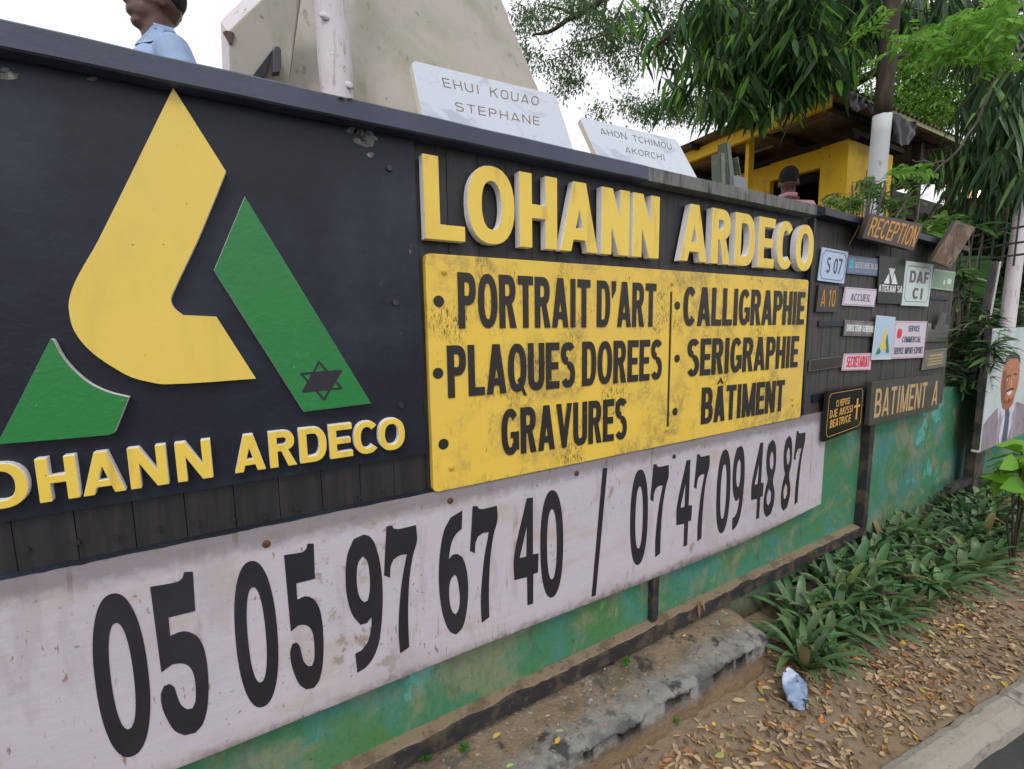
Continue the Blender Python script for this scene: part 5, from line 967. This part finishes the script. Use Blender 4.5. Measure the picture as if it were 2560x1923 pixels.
mb.box((kx, ky-.08, 1.15), (wx0, ky, kz)); mb.box((wx1_, ky-.08, 1.15), (6.4, ky, kz)); mb.box((wx0, ky-.079, wz1), (wx1_, ky-.001, kz-.001)); mb.box((wx0, ky-.079, 1.15), (wx1_, ky-.001, wz0)); mb.build('side_wall', KYEL, kk)
mb = MB(); mb.box((wx0, ky-.03, wz0), (wx1_, ky-.01, wz1)); wo_ = mb.build('window', DARK, kk)
for k in range(5):
    x = wx0+(wx1_-wx0)*(k+.5)/5; mb = MB(); mb.box((x-.008, ky-.07, wz0), (x+.008, ky-.055, wz1)); mb.build('bar', KYEL, wo_)
mb = MB(); mb.box((kx+1.2, ky, 1.15), (kx+1.25, dl+2.2, kz)); mb.box((kx+.09, dl+2.2, 1.15), (kx+1.2, dl+2.25, kz)); mb.build('inner_wall', DARK, kk)
mb = MB(); mb.box((kx, ky-.12, kz+.002), (kx+.1, 4.6, kz+.05)); mb.box((kx, ky-.1, kz+.052), (6.6, ky, kz+.1)); mb.build('wall_plate', SHED, kk)
# corrugated roof
mb = MB(); n = 150; V = []; rx0, rx1, ry0, ry1 = 4.5, 9.4, 1.12, 4.9
def rz(x, y): return 3.62+.0*x-.03*(y-1.1)+.02*(x-4.5)+.03*noise.noise(Vector((x*.8, y*.8, 0)))
for i in range(n+1):
    x = rx0+(rx1-rx0)*i/n
    for j in range(9): y = ry0+(ry1-ry0)*j/8; V.append((x+.03*noise.noise(Vector((y*2, 0, 0))), y, rz(x, y)+.012*math.sin(x*60)))
mb.add(V, [(i*9+j, (i+1)*9+j, (i+1)*9+j+1, i*9+j+1) for i in range(n) for j in range(8)]); rf = mb.build('roof', RUST, kk, smooth=True)
for k in range(6):
    y = 1.35+.6*k; mb = MB(); mb.bar((4.52, y, 3.585-.03*(y-1.1)), (9.3, y, 3.68-.03*(y-1.1)), .05, .05); mb.build('purlin', SHED, rf)
for k in range(7):
    y = 1.6+.45*k; x = 4.9+.33*(k % 3); mb = MB(); mb.box((x, y, 3.535-.03*(y-1.1)), (x+.05, y+.3, 3.54-.03*(y-1.1))); mb.build('pale_patch', M('pale_board', lin(150, 140, 124), .8) if k == 0 else bpy.data.materials['pale_board'], rf)
mb = MB(); mb.bar((4.68, 1.2, 3.52), (4.68, 4.8, 3.42), .05, .11); mb.build('beam', KYEL, kk)
mb = MB(); mb.bar((4.6, 1.16, 3.60), (9.3, 1.16, 3.69), .04, .05); mb.build('beam', M('pale_green_timber', lin(150, 156, 110), .7), kk)
pp = Zp(1877, 332, 3.55); mb = MB(); mb.box((pp.x-.045, pp.y-.02, 1.15), (pp.x+.045, pp.y+.02, 3.55)); mb.build('post', KYEL, kk)
# torn black plastic hanging from the roof edge
pl_ = thing('torn_plastic_sheet', 'torn black plastic sheeting hanging along the kiosk roof edge', 'plastic sheet', (5.2, 1.05, 3.2))
for (x0, x1, za, zb_, sd_) in [(4.62, 5.05, 3.56, 3.42, 1), (5.02, 5.5, 3.55, 3.44, 2), (5.5, 6.1, 3.56, 3.30, 3)]:
    mb = MB(); V = []
    for i in range(25):
        for j in range(5):
            u, v = i/24, j/4; V.append((x0+(x1-x0)*u, 1.08+.04*noise.noise(Vector((u*5, v*3, sd_))), za+(zb_-za)*v*(.4+.6*math.sin(math.pi*u))+.02*noise.noise(Vector((u*9, v*4, sd_)))))
    mb.add(V, [(i*5+j, i*5+j+1, (i+1)*5+j+1, (i+1)*5+j) for i in range(24) for j in range(4)]); mb.build('sheet', PLAST, pl_, smooth=True)
# dark shed to the right with a lit lamp
shd = thing('dark_shed', 'dark open timber shed in the shade right of the yellow kiosk', 'shed', (8, 2.4, 1.15))
mb = MB(); mb.box((6.45, 2.5, 1.15), (13, 2.6, 3.7)); mb.build('back_wall', SHED, shd)
for x in (6.9, 8.0, 9.2): mb = MB(); mb.box((x, 1.3, 1.15), (x+.09, 1.39, 3.6)); mb.build('post', SHED, shd)
for z in (2.2, 2.75): mb = MB(); mb.box((6.45, 1.31, z), (12, 1.36, z+.1)); mb.build('rail', SHED, shd)
lmp = thing('lit_lamp', 'small lit warm lamp glowing in the shade of the shed', 'lamp', tuple(Rp(2445, 480, 5.2)))
em = bpy.data.materials.new('lamp_glow'); em.use_nodes = True; bb = em.node_tree.nodes['Principled BSDF']; bb.inputs['Emission Color'].default_value = (1, .72, .3, 1); bb.inputs['Emission Strength'].default_value = 9
c = Rp(2445, 487, 5.2); mb = MB(); mb.ell(c, (.04, .04, .035)); mb.build('bulb', em, lmp, smooth=True); mb = MB(); mb.tube([c+Vector((0, 0, .03)), c+Vector((0, .03, .1)), c+Vector((.06, .06, .11)), c+Vector((.07, .07, .0))], .012, 8); mb.build('arm', PALEW, lmp)
# pale building, green low wall, grille, posts
blg = thing('pale_building', 'pale plastered building seen in strips behind the iron grille', 'building', (8.6, .6, 1.15))
mb = MB(); mb.box((8.2, -.3, 1.15), (8.4, 1.25, 2.75)); mb.build('wall', PALEW, blg)
for k in range(3): mb = MB(); mb.box((8.19, -.1+.42*k, 1.9), (8.199, .12+.42*k, 2.5)); mb.build('window', DARK, blg)
gp = thing('low_green_wall', 'bright green painted low wall panel behind the shrubs', 'wall', (5.1, .3, 1.15))
a, b = Rp(2385, 640, 5.2), Rp(2480, 640, 5.0); mb = MB(); mb.hexa([Vector((a.x, a.y, 1.0)), Vector((b.x, b.y, 1.0)), Vector((b.x, b.y, b.z)), Vector((a.x, a.y, a.z))], (.1, .06, 0)); mb.build('panel', GRASSW, gp)
gr_ = thing('iron_grille', 'rusty dark iron grille fence above the low green wall', 'fence', (4.9, .2, 1.9))
a0, a1 = Rp(2400, 520, 4.9), Rp(2600, 500, 4.6)
for zq in (2.02, 2.1, 2.2): mb = MB(); mb.bar(Vector((a0.x, a0.y, zq)), Vector((a1.x, a1.y, zq)), .013); mb.build('rail', DIRTY_IRON, gr_)
for k in range(7): p = a0.lerp(a1, (k+.5)/7); mb = MB(); mb.bar(Vector((p.x, p.y, 1.95)), Vector((p.x, p.y, 2.5)), .009); mb.build('bar', DIRTY_IRON, gr_)
a, b = Rp(2487, 655, 4.5), Rp(2455, 830, 4.4); t_ = thing('black_post', 'slanting black steel post with a light edge left of the pale pole', 'post', tuple(b)); b2 = b+(b-a)*.8; mb = MB(); mb.bar(a, b2, .035, .035); mb.build('post_body', DIRTY_IRON, t_); mb = MB(); mb.bar(a+Vector((.02, -.022, 0)), b2+Vector((.02, -.022, 0)), .008, .008); mb.build('light_edge', PALEW, t_)
a, b = Rp(2560, 480, 4.9), Rp(2515, 830, 4.8); t_ = thing('pale_leaning_trunk', 'smooth pale grey trunk leaning at the right edge above the portrait board', 'tree trunk', tuple(b)); mb = MB(); mb.tube([a+(a-b)*.3, a, (a+b)/2, b, b+(b-a)*.5], [.034, .037, .041, .045, .05], 12, wob=.1); mb.build('trunk', BARKW, t_, smooth=True)

# ------------------------------------------------------------------ portrait board
py_ = -.12; A0, A1 = Yp(2475, 822, py_), Yp(2451, 1130, py_); px0 = (Yp(2468, 948, py_).x+A1.x)/2; px1 = px0+1.05; pz0, pz1 = A1.z, A0.z
pbd = thing('portrait_board', 'painted portrait board of a smiling man in grey suit and tie on dark frame', 'painted board', (px0+.3, py_, pz0))
mb = MB(); mb.box((px0, py_, pz0), (px1, py_+.004, pz1)); mb.build('painted_panel', M('pale_portrait_ground', lin(204, 214, 216), .4, [dict(scale=3, lo=.45, hi=.65, c=lin(176, 200, 190))]), pbd)
mb = MB(); mb.box((px0-.003, py_+.0045, pz0+.012), (px1, py_+.04, pz1)); mb.build('frame_box', DIRTY_IRON, pbd); mb = MB(); mb.box((px0-.008, py_+.0045, pz0-.004), (px1, py_+.04, pz0+.0115)); mb.build('bottom_edge', PALEW, pbd)
QB = px0-.05; Q = [Vector((QB, py_, pz0)), Vector((QB+1.03, py_, pz0)), Vector((QB+1.03, py_, pz0+.6)), Vector((QB, py_, pz0+.6))]
def pt_(pols, c, off, nm): m_ = bpy.data.materials.get('portrait_'+nm) or M('portrait_'+nm, c, .5, [dict(scale=14, lo=.45, hi=.65, c=tuple(q*.75 for q in c[:3])+(1,))]); polyq(Q, pols, m_, pbd, nm, off)
def oval(cx, cy, rx, ry, n=24): return [[(cx+rx*math.cos(k*6.2832/n), cy+ry*math.sin(k*6.2832/n)) for k in range(n)]]
pt_([[(.06, .0), (1.0, .0), (1.0, .34), (.72, .44), (.5, .4), (.3, .44), (.14, .36), (.06, .3)]], lin(150, 140, 150), .0004, 'suit')
pt_([[(.3, .45), (.36, .2), (.42, 0), (.58, 0), (.66, .2), (.68, .46), (.5, .38)]], lin(214, 212, 226), .0009, 'shirt')
pt_([[(.46, .38), (.54, .4), (.57, .32), (.58, 0), (.46, 0), (.48, .3)]], lin(78, 96, 118), .0014, 'tie')
pt_([[(.36, .52), (.4, .42), (.5, .36), (.62, .44), (.64, .56)]], lin(168, 100, 70), .0012, 'neck')
pt_(oval(.5, .74, .19, .3), lin(192, 124, 86), .0018, 'face'); pt_([[(.33, .92), (.36, 1.0), (.5, 1.06), (.64, 1.0), (.68, .9), (.6, .97), (.45, .98)]], lin(60, 44, 44), .0022, 'hair')
pt_([[(.33, .62), (.36, .5), (.44, .46), (.42, .7), (.4, .86), (.33, .84)]], lin(140, 84, 60), .0022, 'cheek_shade')
pt_([[(.4, .765), (.42, .79), (.48, .79), (.49, .775)], [(.55, .785), (.57, .8), (.62, .79), (.63, .77)], [(.42, .612), (.52, .635), (.6, .62), (.6, .6), (.52, .615), (.44, .595)], [(.5, .48), (.525, .48), (.52, .52), (.505, .52)]], lin(52, 38, 40), .0026, 'brows_and_moustache')
for pq, nm in [([(.41, .735), (.445, .75), (.48, .735), (.445, .722)], 'eye'), ([(.56, .745), (.59, .757), (.62, .745), (.59, .732)], 'eye'), ([(.45, .59), (.52, .6), (.57, .59), (.53, .555), (.48, .555)], 'teeth')]: pt_([pq], lin(226, 220, 224), .0026, nm)
pt_(oval(.53, .88, .09, .07), lin(188, 128, 98), .0021, 'forehead_light'); pt_(oval(.6, .67, .05, .06), lin(186, 120, 92), .0021, 'cheek_light'); pt_([[(.36, .6), (.4, .5), (.48, .445), (.58, .47), (.65, .56), (.6, .52), (.5, .475), (.42, .53)]], lin(134, 80, 58), .0021, 'jaw_shade')
pt_(oval(.447, .736, .013, .013, 10)+oval(.59, .745, .012, .012, 10), lin(50, 60, 90), .003, 'pupils'); pt_([[(.5, .75), (.52, .66), (.5, .645), (.54, .64), (.545, .66), (.525, .74)]], lin(224, 160, 120), .0026, 'nose')
for pq in [[(.36, .4), (.42, .28), (.38, .0), (.35, .0), (.33, .3)], [(.68, .44), (.63, .28), (.66, .0), (.69, .0), (.71, .34)]]: pt_([pq], lin(172, 164, 172), .0018, 'lapel')
mb = MB(); mb.box((px0+.12, py_+.045, .28), (px0+.3, py_+.1, pz0+.1)); mb.box((px0-.25, py_+.05, .5), (px0+.12, py_+.09, .54)); mb.build('support_post', DIRTY_IRON, pbd)

# ------------------------------------------------------------------ people
def person(label, loc, yaw, shirt, stripes=False, nod=0):
    t_ = thing('person', label, 'person', loc); t_.rotation_euler = (0, 0, yaw)
    def bld(mb, name, m, vox, parent=t_):
        me = bpy.data.meshes.new(name); me.from_pydata(mb.v, [], mb.f); me.materials.append(m); me.update(); o = bpy.data.objects.new(name, me); col.objects.link(o); o.parent = parent
        r = o.modifiers.new('skin', 'REMESH'); r.mode = 'VOXEL'; r.voxel_size = vox; r.use_smooth_shade = True; s_ = o.modifiers.new('smooth', 'SMOOTH'); s_.iterations = 3; s_.factor = .6; return o
    # faces +x; feet at z 0; height 1.66
    b = MB()
    for sy in (-1, 1):
        b.tube([(0, sy*.09, .88), (.02, sy*.1, .48), (-.01, sy*.1, .08)], [.085, .055, .038], 12); b.ell((.05, sy*.1, .035), (.12, .045, .035)); b.tube([(0, sy*.17, 1.29), (-.03, sy*.22, 1.08), (.05, sy*.23, .86)], [.045, .036, .026], 10)
        h = Vector((.06, sy*.23, .80)); b.ell(h, (.035, .016, .045))
        for k in range(4): fx = .035+.016*k; b.tube([(fx, sy*.232, .775), (fx+.008, sy*.228, .735), (fx+.004, sy*.222, .705+.006*abs(k-1.5))], [.0095, .009, .0075], 6)
        b.tube([(.085, sy*.225, .81), (.105, sy*.212, .775), (.1, sy*.205, .75)], [.011, .01, .008], 6)
        b.ell((.0, sy*.074, 1.545), (.018, .008, .03))
    b.tube([(0, 0, .9), (0, 0, 1.1), (0, 0, 1.28), (0, 0, 1.36), (.004, 0, 1.42), (.012, 0, 1.5)], [.13, .13, .15, .09, .056, .055], 16)
    b.ell((.005, 0, 1.575), (.092, .073, .1)); b.ell((.03, 0, 1.51), (.066, .056, .055)); b.ell((.066, 0, 1.468), (.026, .028, .02))            # skull, jaw, chin
    b.ell((.098, 0, 1.54), (.017, .014, .018)); b.tube([(.088, 0, 1.59), (.107, 0, 1.548)], [.009, .013], 8); b.ell((.088, 0, 1.507), (.016, .026, .0065)); b.ell((.087, 0, 1.494), (.015, .023, .007)); b.ell((.075, 0, 1.602), (.022, .055, .012))
    body = bld(b, 'body', SKIN, .0065)
    for sy in (-1, 1):
        e = MB(); e.ell((.083, sy*.031, 1.578), (.01, .013, .008)); o = e.build('eye', M('eye_white', (.6, .58, .55, 1), .3) if 'eye_white' not in bpy.data.materials else bpy.data.materials['eye_white'], None, smooth=True); o.parent = t_
    h = MB(); h.ell((-.012, 0, 1.61), (.092, .08, .085)); h.ell((-.035, 0, 1.585), (.058, .072, .06)); bld(h, 'hair', HAIR, .007)
    s = MB(); s.tube([(0, 0, .84), (0, 0, 1.1), (0, 0, 1.26), (0, 0, 1.33), (0, 0, 1.39)], [.155, .15, .165, .12, .072], 18)
    for sy in (-1, 1): s.tube([(0, sy*.05, 1.36), (0, sy*.16, 1.335), (-.01, sy*.205, 1.25), (-.03, sy*.225, 1.1)], [.05, .06, .06, .056], 12)
    bld(s, 'shirt', shirt, .008)
    c_ = MB()
    for sy in (-1, 1): c_.hexa([(.085, sy*.004, 1.385), (.05, sy*.085, 1.375), (.01, sy*.088, 1.425), (.03, sy*.056, 1.455)], (-.006, 0, .004)); 
    c_.tube([(.03, -.05, 1.44), (-.02, -.056, 1.445), (-.052, 0, 1.45), (-.02, .056, 1.445), (.03, .05, 1.44)], .02, 8); o = c_.build('collar', shirt); o.parent = t_
    tr_ = MB()
    for sy in (-1, 1): tr_.tube([(0, sy*.085, .95), (.02, sy*.1, .5), (-.01, sy*.1, .1)], [.11, .075, .06], 12)
    tr_.tube([(0, 0, .8), (0, 0, .98)], [.15, .145], 14); bld(tr_, 'trousers', TROU, .01)
    return t_
p = Rp(398, 60, 2.4); person('person in pale blue collared shirt at far left, chin and neck above the cap rail', (p.x, p.y, Rp(385, 84, 2.4).z-1.45), math.radians(196), SHIRTB)
p = Rp(1972, 450, 4.9); person('person in a pink shirt seen from behind in front of the kiosk door', (p.x, p.y, Rp(1960, 440, 4.9).z-1.62), math.radians(30), SHIRTP)
print('TRIS', sum(len(o.data.polygons) for o in scene.objects if o.type == 'MESH'), 'OBJ', len(scene.objects))
